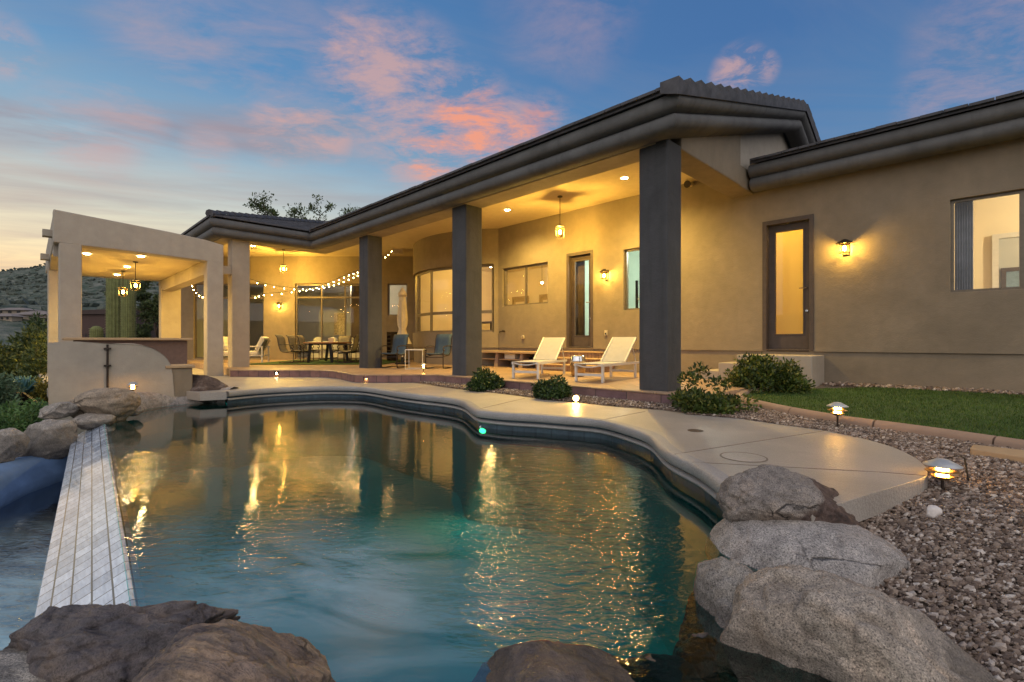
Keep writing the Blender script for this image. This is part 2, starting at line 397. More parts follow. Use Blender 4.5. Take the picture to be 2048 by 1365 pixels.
# ---- terrain: one polar sheet to the horizon, with the mountain on the left
def terrain_z(x, y):
    r = math.hypot(x, y)
    cx, d = (x + y) / S2, (-x + y) / S2
    z = -2.3
    left = max(0, min(1, (-x - 9.5) / 3)) * max(0, min(1, (1.2 - y) / 1.5))
    back = max(0, min(1, (-x - 22) / 6))
    z = max(z, -2.3 + 1.75 * max(left, back))
    if r > 40: z -= min((r - 40) / 60, 1) * 4
    if r > 55 and cx < 0:
        kk = min(1,(r-55)/100); z += 11*kk*kk*(3-2*kk)*max(0,min(1,-math.degrees(math.atan2(cx,d))/20-.8))
    if r > 95:
        az = math.degrees(math.atan2(cx, d))
        k = max(0, min(1, (r - 240) / 380)); k = k * k * (3 - 2 * k)
        prof = 74 * math.exp(-((az + 35) / 12.5) ** 2) + 46 * math.exp(-((az + 66) / 16) ** 2) + 30 * math.exp(-((az - 20) / 45) ** 2)
        n = noise.fractal(Vector((x / 130, y / 130, 3)), .9, 2.1, 5)
        z += k * (prof * (1 + .13 * n) + 5 * n) + 6 * min(1, (r - 95) / 120)
        if r > 900: z -= (r - 900) * .06
    return z
rads = [0.5] + [2 + i for i in range(0, 40, 2)] + [42 * 1.06 ** i for i in range(1, 72)]
NA = 300
Vt = []; Ft = []
for i, r in enumerate(rads):
    for k in range(NA):
        a = 2 * math.pi * k / NA; x = r * math.cos(a); y = r * math.sin(a)
        Vt.append((x, y, terrain_z(x, y)))
for i in range(len(rads) - 1):
    for k in range(NA):
        Ft.append((i*NA+k, i*NA+(k+1) % NA, (i+1)*NA+(k+1) % NA, (i+1)*NA+k))
def hillmat():
    t = NT('desert_hillside'); co = t.co()
    sh = t.noise(co, .16, 6, .75); big = t.noise(co, .012, 4); spk = t.vor(co, .22)
    col = t.ramp(sh, [(.36,(.07,.095,.075)),(.50,(.14,.155,.125)),(.66,(.25,.235,.20))])  # hill tones lightened, distance haze painted into the colour
    col = t.mix(t.ramp(spk, [(.25,(.75,)*3),(.5,(0,)*3)]), col, (.06,.085,.06))
    col = t.mix(.4, col, t.mix(1.0, col, t.ramp(big, [(.3,(.5,.5,.5)),(.7,(1.5,1.5,1.4))]), 'MULTIPLY'))
    t.bsdf(col, .95, 0, t.bump(sh, 1.0, 2.5), .1); return t.m
mb = MB(); mb.v = Vt; mb.f = Ft
tag(mb.build('ground', hillmat(), smooth=True), kind='structure')

# ---- pool outline (photo measurements of the coping edge)
edge = [gz(*p, 0) for p in [(1560,1012),(1465.6,974),(1400,932),(1350,908),(1326.6,893),(1303,871),(1264,856),(1201,840),(1130,834),(1069,829.5),(1020,827),(975,823),
        (951.6,818.6),(928,803),(897,796),(840,790),(791,784),(754,778),(717,774),(656,773),(600,774.5),(546.5,777),(500,780),(456,784)]]
def smooth_path(pts, n=4, closed=False):
    out = []; N = len(pts)
    for i in range(N - (0 if closed else 1)):
        p0 = pts[(i-1) % N] if closed or i > 0 else pts[0]; p1 = pts[i]; p2 = pts[(i+1) % N]
        p3 = pts[(i+2) % N] if closed or i < N-2 else pts[-1]
        for k in range(n):
            s = k / n
            out.append(0.5*((2*p1)+(p2-p0)*s+(2*p0-5*p1+4*p2-p3)*s*s+(3*p1-p0-3*p2+p3)*s**3))
    if not closed: out.append(pts[-1])
    return out
edge = smooth_path([Vector(p) for p in edge], 4)
rim = smooth_path([gz(*p, ZW) for p in [(452,806),(400,806.5),(330,812),(262,824),(243,830)]], 5)
W0 = Vector((-9.6, .81, ZW)); W1 = Vector((-1.4, .235, ZW))     # infinity edge
near = [Vector((*c2w(-.05, 1.0), ZW)), Vector((*c2w(.7, 1.1), ZW)), Vector((*c2w(1.15, 1.6), ZW)), Vector((*c2w(1.45, 2.1), ZW)), Vector((*c2w(1.7, 2.6), ZW)), Vector((*c2w(1.85, 2.9), ZW))]
loop = [(p.x, p.y) for p in edge] + [(p.x, p.y) for p in rim] + [(W0.x, W0.y), (W1.x, W1.y)] + [(p.x, p.y) for p in near]
# push the water slightly under the coping nose
def offset_path(pts, o):
    out = []
    for i, p in enumerate(pts):
        a = pts[max(i-1,0)]; b = pts[min(i+1,len(pts)-1)]
        d = (Vector(b[:2]) - Vector(a[:2])).normalized()
        out.append(Vector((p[0] + d.y*o, p[1] - d.x*o, 0)))
    return out
back = offset_path(edge, .06)         # away from the water
wl = [(p.x, p.y) for p in back] + loop[len(edge):]
mb = MB(); tris = tessellate_polygon([[Vector((*p, 0)) for p in wl]])
def sheet(mb, poly, z):
    tr = tessellate_polygon([[Vector((*p[:2], 0)) for p in poly]]); zf = z if callable(z) else (lambda x, y: z)
    fs = []
    for a, b, c in tr:
        ar = (poly[b][0]-poly[a][0])*(poly[c][1]-poly[a][1])-(poly[c][0]-poly[a][0])*(poly[b][1]-poly[a][1])
        fs.append((a,b,c) if ar > 0 else (c,b,a))
    return mb.add([(p[0],p[1],zf(p[0],p[1])) for p in poly], fs)
sheet(mb, wl, ZW)
SKY_SHEEN = [(-2.35,1.0,.2,1.2,.8), (-1.75,1.3,.1,.85,.5)]  # blurred sky reflection on the near water, painted as pale patches
RIP = [(-1.55,1.9,.25,.75,1.0), (-2.05,2.5,.35,.95,1.0), (-2.75,3.35,.35,1.1,.8), (-3.35,4.0,.2,1.2,.45), (-6.0,.9,.1,1.5,.42), (-5.6,2.4,.0,2.0,.24), (-3.2,1.0,.0,1.5,.25)]
M['water'] = watermat('pool_water', (.32,.93,.90), RIP, SKY_SHEEN)
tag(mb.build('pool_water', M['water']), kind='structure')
mb = MB()                              # pool shell: walls and sloping floor
ctr = Vector((-5.0, 2.6))
def shell_z(x, y): return -1.55
n = len(wl); inner = []
for p in wl:
    v = ctr - Vector(p); inner.append(Vector(p) + v.normalized()*.35)
vs = [(p[0],p[1],ZW+.02) for p in wl] + [(p[0],p[1],-.75) for p in wl] + [(q.x,q.y,-1.5) for q in inner]
fs = [(i+k*n,(i+1)%n+k*n,(i+1)%n+(k+1)*n,i+(k+1)*n) for i in range(n) for k in (0,1)]
mb.add(vs, fs); sheet(mb, [(q.x,q.y) for q in inner], -1.5)
tag(mb.build('pool_shell', M['pool_plaster']), kind='structure')

# ---- deck with its coping nose
dback = [gz(*p, 0) for p in [(1625,1028),(1662,1013),(1700,1001),(1760,982),(1824,963),(1851,953),(1855,945),(1848,930),(1820,910),(1762,887),(1653,861),(1543,845),(1484,836),(1371,827),
         (1323,821),(1250,816),(1180,809),(1100,801),(1000,788),(900,777),(840,768)]]
dback = smooth_path([Vector(p) for p in dback], 4)
corner = [Vector((-11.2,8.2,0)), Vector((-18,8.2,0)), Vector((-23.5,4.6,0)), Vector((-24.5,.2,0)), Vector((-11.9,.3,0)), Vector((-11.75,2.2,0)), gz(400,786,0)]
poly = [(p.x,p.y) for p in offset_path(edge,.05)] + [(p.x,p.y) for p in reversed(corner)] + [(p.x,p.y) for p in reversed(dback)]
mb = MB().prism(poly, -.16, 0.0)
tag(mb.build('pool_deck', M['deck'], bevel=.03), kind='structure')
def strip(mb, path, prof):             # sweep (outward offset, z) profile along a plan path
    rows = []
    for o, z in prof:
        q = offset_path(path, o); rows.append([(a.x, a.y, z) for a in q])
    m = len(path); vs = [v for r_ in rows for v in r_]
    fs = [(j*m+i, j*m+i+1, (j+1)*m+i+1, (j+1)*m+i) for j in range(len(prof)-1) for i in range(m-1)]
    return mb.add(vs, fs)
mb = strip(MB(), edge, [(.10,.0012),(.05,.003),(.0,.002),(-.02,-.005),(-.03,-.022),(-.031,-.088),(-.018,-.10),(.03,-.104)])
tag(mb.build('pool_coping', M['coping'], smooth=True), kind='structure')
mb = strip(MB(), edge, [(.04,-.10),(.04,-.132)])
tag(mb.build('pool_tile_band', M['pool_tile'], smooth=True), kind='structure')
tag(strip(MB(), edge, [(.04,-.132),(.012,-.138),(-.004,-.148),(-.008,-.16),(-.002,-.172),(.014,-.182),(.03,-.186)]).build('pool_tile_ledge', M['coping'], smooth=True), kind='structure')
tag(strip(MB(), edge, [(.03,-.186),(.03,-.45)]).build('pool_tile_band', M['pool_tile'], smooth=True), kind='structure')
# expansion joints in the deck
def joint(a, b): return MB().bar((a.x,a.y,.0015), (b.x,b.y,.0015), .007, .003)
mb = MB()
for a, b in [((1350,909),(1653,861.5)),((1385,925),(1762,945)),((1201,841),(1290,823.5)),((960,818),(1050,797)),((717,775),(735,768)),((1762,945),(1852,952))]:
    k = joint(gz(*a,0), gz(*b,0)); mb.add(k.v, k.f)
tag(mb.build('deck_joints', plain('dark_joint', (.19,.15,.115), .9)), kind='structure')

# granite rim between the boulders on the far left of the pool
mb = strip(MB(), rim, [(-.03,-.3),(-.03,-.20),(.0,-.12),(.06,-.03),(.16,.03),(.30,.05),(.45,.02),(.6,-.1)])
tag(mb.build('pool_rim', M['granite_rim'], smooth=True), kind='structure')

# ---- infinity edge: tiled weir sloping down to the lower basin
def weirmat():
    t = NT('wet_slate_tile'); co = t.co2(math.atan2(.575,8.2))
    b = t.n('ShaderNodeTexBrick'); t.l(co, b.inputs[0]); b.offset = 0
    b.inputs['Color1'].default_value = (.70,.76,.86,1); b.inputs['Color2'].default_value = (.36,.42,.52,1); b.inputs['Mortar'].default_value = (.012,.013,.015,1)  # tile colours whitened and blued to carry the sky's reflection
    b.inputs['Scale'].default_value = 1; b.inputs['Mortar Size'].default_value = .0042; b.inputs['Brick Width'].default_value = .135; b.inputs['Row Height'].default_value = .082
    n1 = t.noise(t.co((6,40,20)), 1, 5, .65, .3)
    col = t.mix(.7, b.outputs[0], t.mix(1.0, b.outputs[0], t.ramp(n1, [(.3,(.6,.62,.66)),(.7,(1.4,1.4,1.35))]), 'MULTIPLY'))
    h = t.math('ADD', t.math('MULTIPLY', b.outputs['Fac'], -1), t.math('MULTIPLY', n1, .5))
    t.bsdf(col, .22, 0, t.bump(h, .6, .012), .6, Coat_Weight=.8, Coat_Roughness=.08); return t.m
mb = MB()
dv = (W1 - W0).normalized(); nv = Vector((dv.y, -dv.x, 0)); nv = nv if nv.y < 0 else -nv
A0, A1 = W0 - dv*.2, W1
prof = [(-.06,-.9),(-.06,-.262),(-.012,-.2475),(0,-.2475),(.36,-.43),(.37,-.47),(.37,-1.5)]
vs = []
for o, z in prof:
    for q in (A0, A1): vs.append((q.x+nv.x*o, q.y+nv.y*o, z))
mb.add(vs, [(2*i,2*i+1,2*i+3,2*i+2) for i in range(len(prof)-1)])
tag(mb.build('spillway_edge', weirmat()), kind='structure')
# lower catch basin
bw = [Vector((*p, 0)) for p in [(-9.35,.45),(-9.05,.18),(-8.6,-.08),(-8.05,-.32),(-7.6,-.6),(-7.3,-1.1),(-7.2,-1.9),(-7.1,-3.2)]]
bw = smooth_path(bw, 5)
mb = strip(MB(), bw, [(.02,-1.6),(.02,-.98),(-.02,-.80),(.03,-.72),(.02,-.66),(.06,-.57),(.16,-.52),(.32,-.54),(.42,-.62),(.45,-1.5)])
vs0 = mb.v
tag(mb.build('basin_wall', M['basin_plaster'], smooth=True), kind='structure')
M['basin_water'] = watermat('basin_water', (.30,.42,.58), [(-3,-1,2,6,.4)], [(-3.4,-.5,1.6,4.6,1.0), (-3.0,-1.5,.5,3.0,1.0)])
mb = sheet(MB(), [(-9.4,.5),(-1.0,0.0),(-.5,-3.2),(-7.0,-3.2),(-7.25,-1.1),(-7.6,-.55),(-8.1,-.25),(-8.7,.0)], -.93)
tag(mb.build('basin_water', M['basin_water']), kind='structure')
mb = sheet(MB(), [(-9.6,.6),(-.5,.1),(-.5,-3.4),(-9.6,-3.4)], -1.6)
tag(mb.build('basin_floor', M['basin_plaster']), kind='structure')

# ---- gravel bed, lawn, patio slab
def grid_sheet(name, poly, zf, mat, step=.35):
    """draped sheet: polygon subdivided so it follows zf"""
    bm = bmesh.new(); xs = [p[0] for p in poly]; ys = [p[1] for p in poly]
    vs = [bm.verts.new((p[0],p[1],0)) for p in poly]
    bm.faces.new(vs)
    for ax, lo, hi in ((0,min(xs),max(xs)),(1,min(ys),max(ys))):
        c = lo + step
        while c < hi:
            nrm = Vector((1,0,0)) if ax == 0 else Vector((0,1,0)); co = nrm*c
            bmesh.ops.bisect_plane(bm, geom=bm.verts[:]+bm.edges[:]+bm.faces[:], plane_co=co, plane_no=nrm); c += step
    bmesh.ops.triangulate(bm, faces=bm.faces[:])
    for v in bm.verts: v.co.z = zf(v.co.x, v.co.y)
    bm.normal_update()
    for f in bm.faces:
        if f.normal.z < 0: f.normal_flip()
    me = bpy.data.meshes.new(name); bm.to_mesh(me); bm.free()
    o = bpy.data.objects.new(name, me); COL.objects.link(o); me.materials.append(mat); return o
gp = [(-13.0,8.0),(-13.0,7.0),(-7.5,6.3),(-5.0,6.0),(-3.0,5.9),(-1.9,4.75),c2w(2.3,3.75),c2w(2.05,3.0),c2w(1.75,2.55),c2w(1.45,2.1),c2w(1.2,1.5),c2w(1.1,.5),(6,.2),(9,4),(9,11.3),(-4,11.3),(-4,8.0)]
def gbase(x, y): return ground(x, y) - .03
tag(grid_sheet('gravel_bed', gp, gbase, M['gravel_base']), kind='structure')
curb_px = [(1600,780),(1540,784),(1500,789),(1487,796),(1497,804),(1520,809),(1560,818),(1600,826),(1650,835),(1700,843.5),(1750,850.5),(1800,857),(1900,871),(2048,893),(2200,915),(2400,945)]
curb = smooth_path([gg(*p) for p in curb_px], 4)
lawn_poly = [(p.x,p.y) for p in curb] + [(3.5,6.6),(6.5,8.5),(6.5,10.75),(-1.5,10.65)]
tag(grid_sheet('lawn_base', lawn_poly, lambda x,y: ground(x,y)+.012, plain('artificial_turf_base', (.03,.065,.012), .9, 0, .4, 40)), kind='structure')
# patio slab (raised terrace)
stp = [gz(*p, 0) for p in [(461,754),(520,754.4),(580,754.6),(640,755),(670,757),(690,761),(715,765.5),(766,766),(825,765.7)]]
stp = smooth_path([Vector(p) for p in stp], 4)
YS = 7.05
front = [(p.x,p.y) for p in stp] + [(-9.6,YS),(-3.05,YS)]
slab = front + [(-3.05,10.9),(-3.3,11.3),(-11.5,11.3),(-16.8,11.3),(-18.2,12.4),(-25.9,4.9),(-25.4,4.5),(-18.2,4.5)]
tag(MB().prism(slab, .0, ZP-.001).build('patio', M['patio'], bevel=.008), kind='structure')
def riser(path, mat):
    mb = MB(); strip(mb, [Vector((*p,0)) for p in path], [(.02,ZP-.03),(.03,ZP-.02),(.03,ZP-.004),(.02,ZP+.003),(-.25,ZP+.003)])
    k = strip(MB(), [Vector((*p,0)) for p in path], [(.014,-.1),(.014,ZP-.03)]); return mb, k
def riser_obj(path, mat):
    mb, k = riser(path, mat)
    tag(k.build('patio_riser', mat), kind='structure'); tag(mb.build('patio_edge', M['patio']), kind='structure')
riser_obj([(p.x,p.y) for p in stp], M['riser'])
riser_obj([front[len(stp)-1],(-9.6,YS),(-3.05,YS)], M['riser_facade'])

# ================================================================ HOUSE
house = place('house', (-9.0, 11.0, 0.0))
tag(house, 'tan stucco single storey house with grey pillars and rolled grey eaves behind the pool', 'house')
class Fr:                               # wall frame: O + u*U + n*N
    def __init__(s, O, U, N): s.O = Vector(O); s.U = Vector(U); s.N = Vector(N)
    def p(s, u, n, z): q = s.O + s.U*u + s.N*n; return (q.x, q.y, z)
MAIN = Fr((0,11.15), (1,0), (0,-1))
DIAG = Fr(c2w(0,21.5), (1/S2,1/S2), (1/S2,-1/S2))
def fbox(mb, F, u0, u1, n0, n1, z0, z1):
    return mb.hexa([F.p(u0,n1,z0),F.p(u1,n1,z0),F.p(u1,n0,z0),F.p(u0,n0,z0),F.p(u0,n1,z1),F.p(u1,n1,z1),F.p(u1,n0,z1),F.p(u0,n0,z1)])
def wall_holes(mb, F, u0, u1, z0, z1, holes, th=.25):
    us = sorted({u0,u1,*[h[0] for h in holes],*[h[1] for h in holes]}); zs = sorted({z0,z1,*[h[2] for h in holes],*[h[3] for h in holes]})
    us = [u for u in us if u0 <= u <= u1]; zs = [z for z in zs if z0 <= z <= z1]
    idx = {}; 
    def vid(u, n, z):
        k = (round(u,4), round(n,4), round(z,4))
        if k not in idx: idx[k] = len(mb.v); mb.v.append(F.p(u,n,z))
        return idx[k]
    def solid(i, j):
        if not (0 <= i < len(us)-1 and 0 <= j < len(zs)-1): return False
        um, zm = (us[i]+us[i+1])/2, (zs[j]+zs[j+1])/2
        return not any(h[0]<um<h[1] and h[2]<zm<h[3] for h in holes)
    for i in range(len(us)-1):
        for j in range(len(zs)-1):
            if not solid(i,j): continue
            a,b,c,d = us[i],us[i+1],zs[j],zs[j+1]
            mb.f.append((vid(a,0,c),vid(b,0,c),vid(b,0,d),vid(a,0,d)))
            mb.f.append((vid(b,-th,c),vid(a,-th,c),vid(a,-th,d),vid(b,-th,d)))
            if not solid(i-1,j): mb.f.append((vid(a,-th,c),vid(a,0,c),vid(a,0,d),vid(a,-th,d)))
            if not solid(i+1,j): mb.f.append((vid(b,0,c),vid(b,-th,c),vid(b,-th,d),vid(b,0,d)))
            if not solid(i,j-1): mb.f.append((vid(a,-th,c),vid(b,-th,c),vid(b,0,c),vid(a,0,c)))
            if not solid(i,j+1): mb.f.append((vid(a,0,d),vid(b,0,d),vid(b,-th,d),vid(a,-th,d)))
    return mb
W_R = (-.55,1.9,1.84,3.43); W_3 = (-6.97,-5.62,1.83,3.44); W_2 = (-11.6,-9.62,2.17,3.43)
D_1 = (-3.54,-2.58,.82,3.57); D_2 = (-8.89,-7.95,.84,3.575)
mb = wall_holes(MB(), MAIN, -12.05, 7.0, .80, 4.9, [W_R,W_3,W_2,D_1,D_2])
mb.build('wall', M['stucco'], house, bevel=.012)
mb = MB(); fbox(mb, MAIN, -11.9, -8.89, -.25, -.035, -.3, .798); fbox(mb, MAIN, -8.89, -7.95, -.25, -.02, -.3, .835); fbox(mb, MAIN, -7.95, -3.54, -.25, -.035, -.3, .798)
fbox(mb, MAIN, -3.54, -2.58, -.25, -.02, -.3, .815); fbox(mb, MAIN, -2.58, 7.0, -.25, -.035, -.3, .798)
mb.build('plinth', M['stucco'], house)
# faint stucco repair patch seams are left to the material
# bay: rounded projecting wall
BX, BH, BF = -14.3, 2.5, 10.2; SG = 11.15-BF; BR = (BH*BH+SG*SG)/(2*SG); BY = BF+BR
def bay_pts(off=0, n=28, a0=-1, a1=1):
    am = math.asin(BH/BR); out = []
    for i in range(n+1):
        a = am*(a0+(a1-a0)*i/n); out.append(Vector((BX+(BR+off)*math.sin(a), BY-(BR+off)*math.cos(a), 0)))
    return out
def arc_wall(mb, o0, o1, z0, z1, a0=-1, a1=1, n=28):
    A = bay_pts(o1, n, a0, a1); B = bay_pts(o0, n, a0, a1); m = n+1
    vs = [(p.x,p.y,z0) for p in A]+[(p.x,p.y,z1) for p in A]+[(p.x,p.y,z0) for p in B]+[(p.x,p.y,z1) for p in B]
    fs = []
    for i in range(n):
        fs += [(i,i+1,m+i+1,m+i),(2*m+i+1,2*m+i,3*m+i,3*m+i+1),(m+i,m+i+1,3*m+i+1,3*m+i),(i+1,i,2*m+i,2*m+i+1)]
    fs += [(0,m,3*m,2*m),(n,2*m+n,3*m+n,m+n)]
    return mb.add(vs, fs)
mb = arc_wall(MB(), -.25, 0, 3.62, 4.9); mb.build('bay_wall', M['stucco'], house, auto=40)
mb = arc_wall(MB(), -.22, .02, .80, 1.34); arc_wall(mb, -.22, -.03, 0.0, .798); mb.build('bay_base', M['stucco'], house, auto=40)
am = math.asin(BH/BR)
def bay_at(f, off): a = am*f; return Vector((BX+(BR+off)*math.sin(a), BY-(BR+off)*math.cos(a), 0))
arc_wall(MB(), -.25, 0, 1.335, 3.625, .945, 1.03, 4).build('bay_jamb', M['stucco'], house); arc_wall(MB(), -.25, 0, 1.335, 3.625, -1.03, -.985, 4).build('bay_jamb', M['stucco'], house)
bw_ = MB(); pane = MB()
fs_ = [-.97,-.78,-.62,-.06,.50,.93]
for i, f in enumerate(fs_):
    p = bay_at(f, -.13); w = .06 if i not in (1,) else .1
    bw_.box(p.x-w/2,p.x+w/2,p.y-.04,p.y+.04,1.34,3.62)
for i in range(len(fs_)-1):
    a, b = bay_at(fs_[i],-.13), bay_at(fs_[i+1],-.13)
    for z, h in ((1.37,.06),(2.02,.10),(3.58,.08)): bw_.bar((a.x,a.y,z),(b.x,b.y,z),.06,h)
    pane.add([(a.x,a.y,1.36),(b.x,b.y,1.36),(b.x,b.y,3.6),(a.x,a.y,3.6)], [(0,1,2,3)])
w = bw_.build('bay_window', M['alu'], house)
pane.v = [tuple(v) for v in pane.v]
def child_of_part(mb, name, mat, part, **k):
    part['_o'] = house['_o']; return mb.build(name, mat, part, **k)
child_of_part(pane, 'pane', M['glass'], w)
# diagonal wall on the left with the big glazing
ZT = 3.58
WA = (-14.15,-11.05,ZP+.05,ZT); SL = (-9.65,-6.45,ZP+.02,ZT); WS = (-5.52,-4.66,2.17,ZT)
mb = wall_holes(MB(), DIAG, -14.75, -4.2, ZP-.3, 4.95, [WA,SL,WS]); mb.build('diagonal_wall', M['stucco'], house, bevel=.02)
mb = MB()
p0, p1 = Vector(DIAG.p(-4.2,-.1,0)), bay_at(-1,-.1)
mb.bar((p0.x,p0.y,2.4),(p1.x,p1.y,2.4),.25,5.0)
mb.build('return_wall', M['stucco'], house); mb = MB()
p0 = Vector(DIAG.p(-14.62,-.12,0)); mb.bar((p0.x,p0.y,2.4),(p0.x-6,p0.y+1.5,2.4),.25,5.0)
mb.build('return_wall', M['stucco'], house)
def window(F, W, mull=(), trans=(), fw=.05, rec=.10, mat=None, frame_in=.0, name='window', zsplit=None):
    u0,u1,z0,z1 = W; mb = MB(); mat = mat or M['alu']
    fbox(mb,F,u0,u0+fw,-rec-.05,-rec+.02,z0,z1); fbox(mb,F,u1-fw,u1,-rec-.05,-rec+.02,z0,z1)
    fbox(mb,F,u0+fw,u1-fw,-rec-.05,-rec+.02,z0,z0+fw); fbox(mb,F,u0+fw,u1-fw,-rec-.05,-rec+.02,z1-fw,z1)
    f = mb.build(name, mat, house)
    for u in mull:
        k = MB(); fbox(k,F,u-.03,u+.03,-rec-.045,-rec+.015,z0+fw,z1-fw); child_of_part(k,'mullion',mat,f)
    for z in trans:
        k = MB(); fbox(k,F,u0+fw,u1-fw,-rec-.04,-rec+.018,z-.035,z+.035); child_of_part(k,'transom',mat,f)
    k = MB(); k.add([F.p(u0+.01,-rec,z0+.01),F.p(u1-.01,-rec,z0+.01),F.p(u1-.01,-rec,z1-.01),F.p(u0+.01,-rec,z1-.01)],[(0,1,2,3)])
    child_of_part(k,'pane',M['glass'],f)
    return f
window(MAIN, W_R, [.30], fw=.045); window(MAIN, W_3, [-6.1]); window(MAIN, W_2, [-10.62])
window(DIAG, WA, [-12.6], [2.95]); window(DIAG, SL, [-8.5,-7.45], [2.98], fw=.07); window(DIAG, WS)
def door(F, D, blind):
    u0,u1,z0,z1 = D
    mb = MB(); fbox(mb,F,u0,u0+.08,-.24,.012,z0,z1); fbox(mb,F,u1-.08,u1,-.24,.012,z0,z1); fbox(mb,F,u0+.08,u1-.08,-.24,.012,z1-.09,z1)
    fbox(mb,F,u0+.08,u1-.08,-.24,.0,z0-.02,z0+.02)
    j = mb.build('door_frame', M['bronze'], house, bevel=.004)
    a,b = u0+.085,u1-.085; t0,t1 = z0+.022,z1-.095
    mb = MB(); n0,n1 = -.17,-.12; ga,gb,gz0,gz1 = a+.135,b-.135,t0+.32,t1-.15
    fbox(mb,F,a,ga,n0,n1,t0,t1); fbox(mb,F,gb,b,n0,n1,t0,t1); fbox(mb,F,ga,gb,n0,n1,t0,gz0); fbox(mb,F,ga,gb,n0,n1,gz1,t1)
    fbox(mb,F,ga-.02,ga,n1,n1+.012,gz0-.02,gz1+.02); fbox(mb,F,gb,gb+.02,n1,n1+.012,gz0-.02,gz1+.02); fbox(mb,F,ga,gb,n1,n1+.012,gz0-.02,gz0); fbox(mb,F,ga,gb,n1,n1+.012,gz1,gz1+.02)
    d = mb.build('door', M['bronze'], house)
    k = MB(); k.add([F.p(ga,-.145,gz0),F.p(gb,-.145,gz0),F.p(gb,-.145,gz1),F.p(ga,-.145,gz1)],[(0,1,2,3)]); child_of_part(k,'pane',M['glass'],d)
    z = z0+.82; c = F.p(b-.06,-.115,z); q = F.p(b-.06,-.08,z); k = MB().tube([c,q],[.032,.026],12); child_of_part(k,'deadbolt',M['chrome'],d)
    z = z0+1.28; c = F.p(b-.06,-.115,z); q = F.p(b-.06,-.05,z); e = F.p(b-.19,-.05,z); k = MB().tube([c,q,e],[.026,.015,.012],8); child_of_part(k,'handle',M['chrome'],d)
    if blind:
        k = MB(); fbox(k,F,ga-.02,gb+.02,-.205,-.2,gz0-.02,gz1+.02); child_of_part(k,'blind',M['blind'],d)
door(MAIN, D_1, True); door(MAIN, D_2, False)

# pillars
def pillar(x0,x1,y0,y1,z0,z1,mat,foot=None):
    o = MB().box(x0,x1,y0,y1,z0,z1).build('pillar', mat, house, bevel=.03, seg=3)
    return o
pillar(-4.21,-3.70,7.20,7.70,-.1,4.26,M['pillar']); pillar(-9.25,-8.73,7.20,7.72,.0,4.26,M['pillar']); pillar(-13.87,-13.34,7.20,7.70,.0,4.26,M['pillar'])
pillar(-17.36,-16.90,4.50,5.02,.0,4.26,M['stucco_pale'])
MB().box(-4.225,-3.685,7.185,7.715,-.12,.10).build('pillar_foot', plain('blue_grey_flashing', (.05,.06,.085), .7), house)
MB().box(-17.2,-16.95,4.06,4.5,3.12,3.36).build('tie_block', M['stucco_pale'], house)
# beams and soffit above the pillars
mb = MB(); mb.prism([(-26,4.22),(-16.87,4.22),(-16.87,7.17),(-3.9,7.17),(-3.9,7.70),(-17.4,7.70),(-17.4,4.6),(-26,4.6)],4.21,4.85)
mb.build('soffit_beam', M['soffit'], house)
MB().prism([(-3.9,7.7),(-3.9,11.3),(-16.7,11.3),(-18.3,12.5),(-26,4.9),(-26,4.6),(-17.4,4.6),(-17.4,7.7)], 4.80, 4.95).build('ceiling', M['ceiling'], house)
# side beam under the gable and the gable wall itself
def gable_z(y): return 4.28 + .30*max(0, min(y, 13.4)-6.7) - .45*max(0, y-13.4)
vs = []
for X in (-4.21,-3.70):
    for (y,z) in ((7.70,4.21),(10.35,4.21),(10.35,gable_z(10.35)),(7.70,gable_z(7.7))): vs.append((X,y,z))
mb = MB(); mb.v = vs
mb.f = [(3,2,1,0),(4,5,6,7),(0,1,5,4),(1,2,6,5),(2,3,7,6),(3,0,4,7)]
mb.box(-4.207,-3.72,10.352,11.4,4.212,4.66)
mb.build('side_beam', M['stucco'], house, bevel=.02)
# the wall beyond the beam, standing over the lower roof
mb = MB(); vs = [(-3.80,10.30,4.6),(-3.80,15.6,4.6)] + [(-3.80,y,gable_z(y)+.03) for y in (15.6,13.4,10.30)]
mb.add(vs + [(v[0]-.3,v[1],v[2]) for v in vs], [(0,1,2,3,4),(9,8,7,6,5)]+[(i,(i+5),(i+1)%5+5,(i+1)%5) for i in range(5)])
mb.build('gable_wall', M['stucco_pale'], house)
# rolled eaves
PROF = [(0.03,4.22),(.18,4.20),(.27,4.20),(.34,4.225),(.385,4.27),(.40,4.325),(.385,4.38),(.35,4.425),(.33,4.445),(.355,4.455),(.41,4.475),(.455,4.515),(.475,4.565),(.47,4.62),(.45,4.665),(.44,4.69),(.2,4.70)]
def sweep(path, normals_mitre, mat, name, zoff):
    mb = MB(); m = len(PROF); rows = []
    for (P, Nm, zo) in zip(path, normals_mitre, zoff):
        rows.append([(P[0]+Nm[0]*o, P[1]+Nm[1]*o, z+zo) for o, z in PROF])
    mb.v = [v for r_ in rows for v in r_]
    for i in range(len(rows)-1):
        for j in range(m-1): mb.f.append((i*m+j, (i+1)*m+j, (i+1)*m+j+1, i*m+j+1))
    mb.f.append(tuple(range(m))); mb.f.append(tuple((len(rows)-1)*m+j for j in reversed(range(m))))
    return mb.build(name, mat, house, auto=50)
gb = 13.4
sweep([(-3.75,15.3),(-3.75,gb),(-3.75,7.2),(-16.9,7.2),(-16.9,4.25),(-26.5,4.25)],
      [(1,0),(1,0),(1,-1),(1,-1),(1,-1),(0,-1)], M['fascia'], 'eave', [.30*(gb-6.7)-.9, .30*(gb-6.7), 0, 0, 0, 0])
sweep([(7.2,11.12),(-3.66,11.12)], [(0,-1),(0,-1)], M['fascia'], 'eave', [0,0])
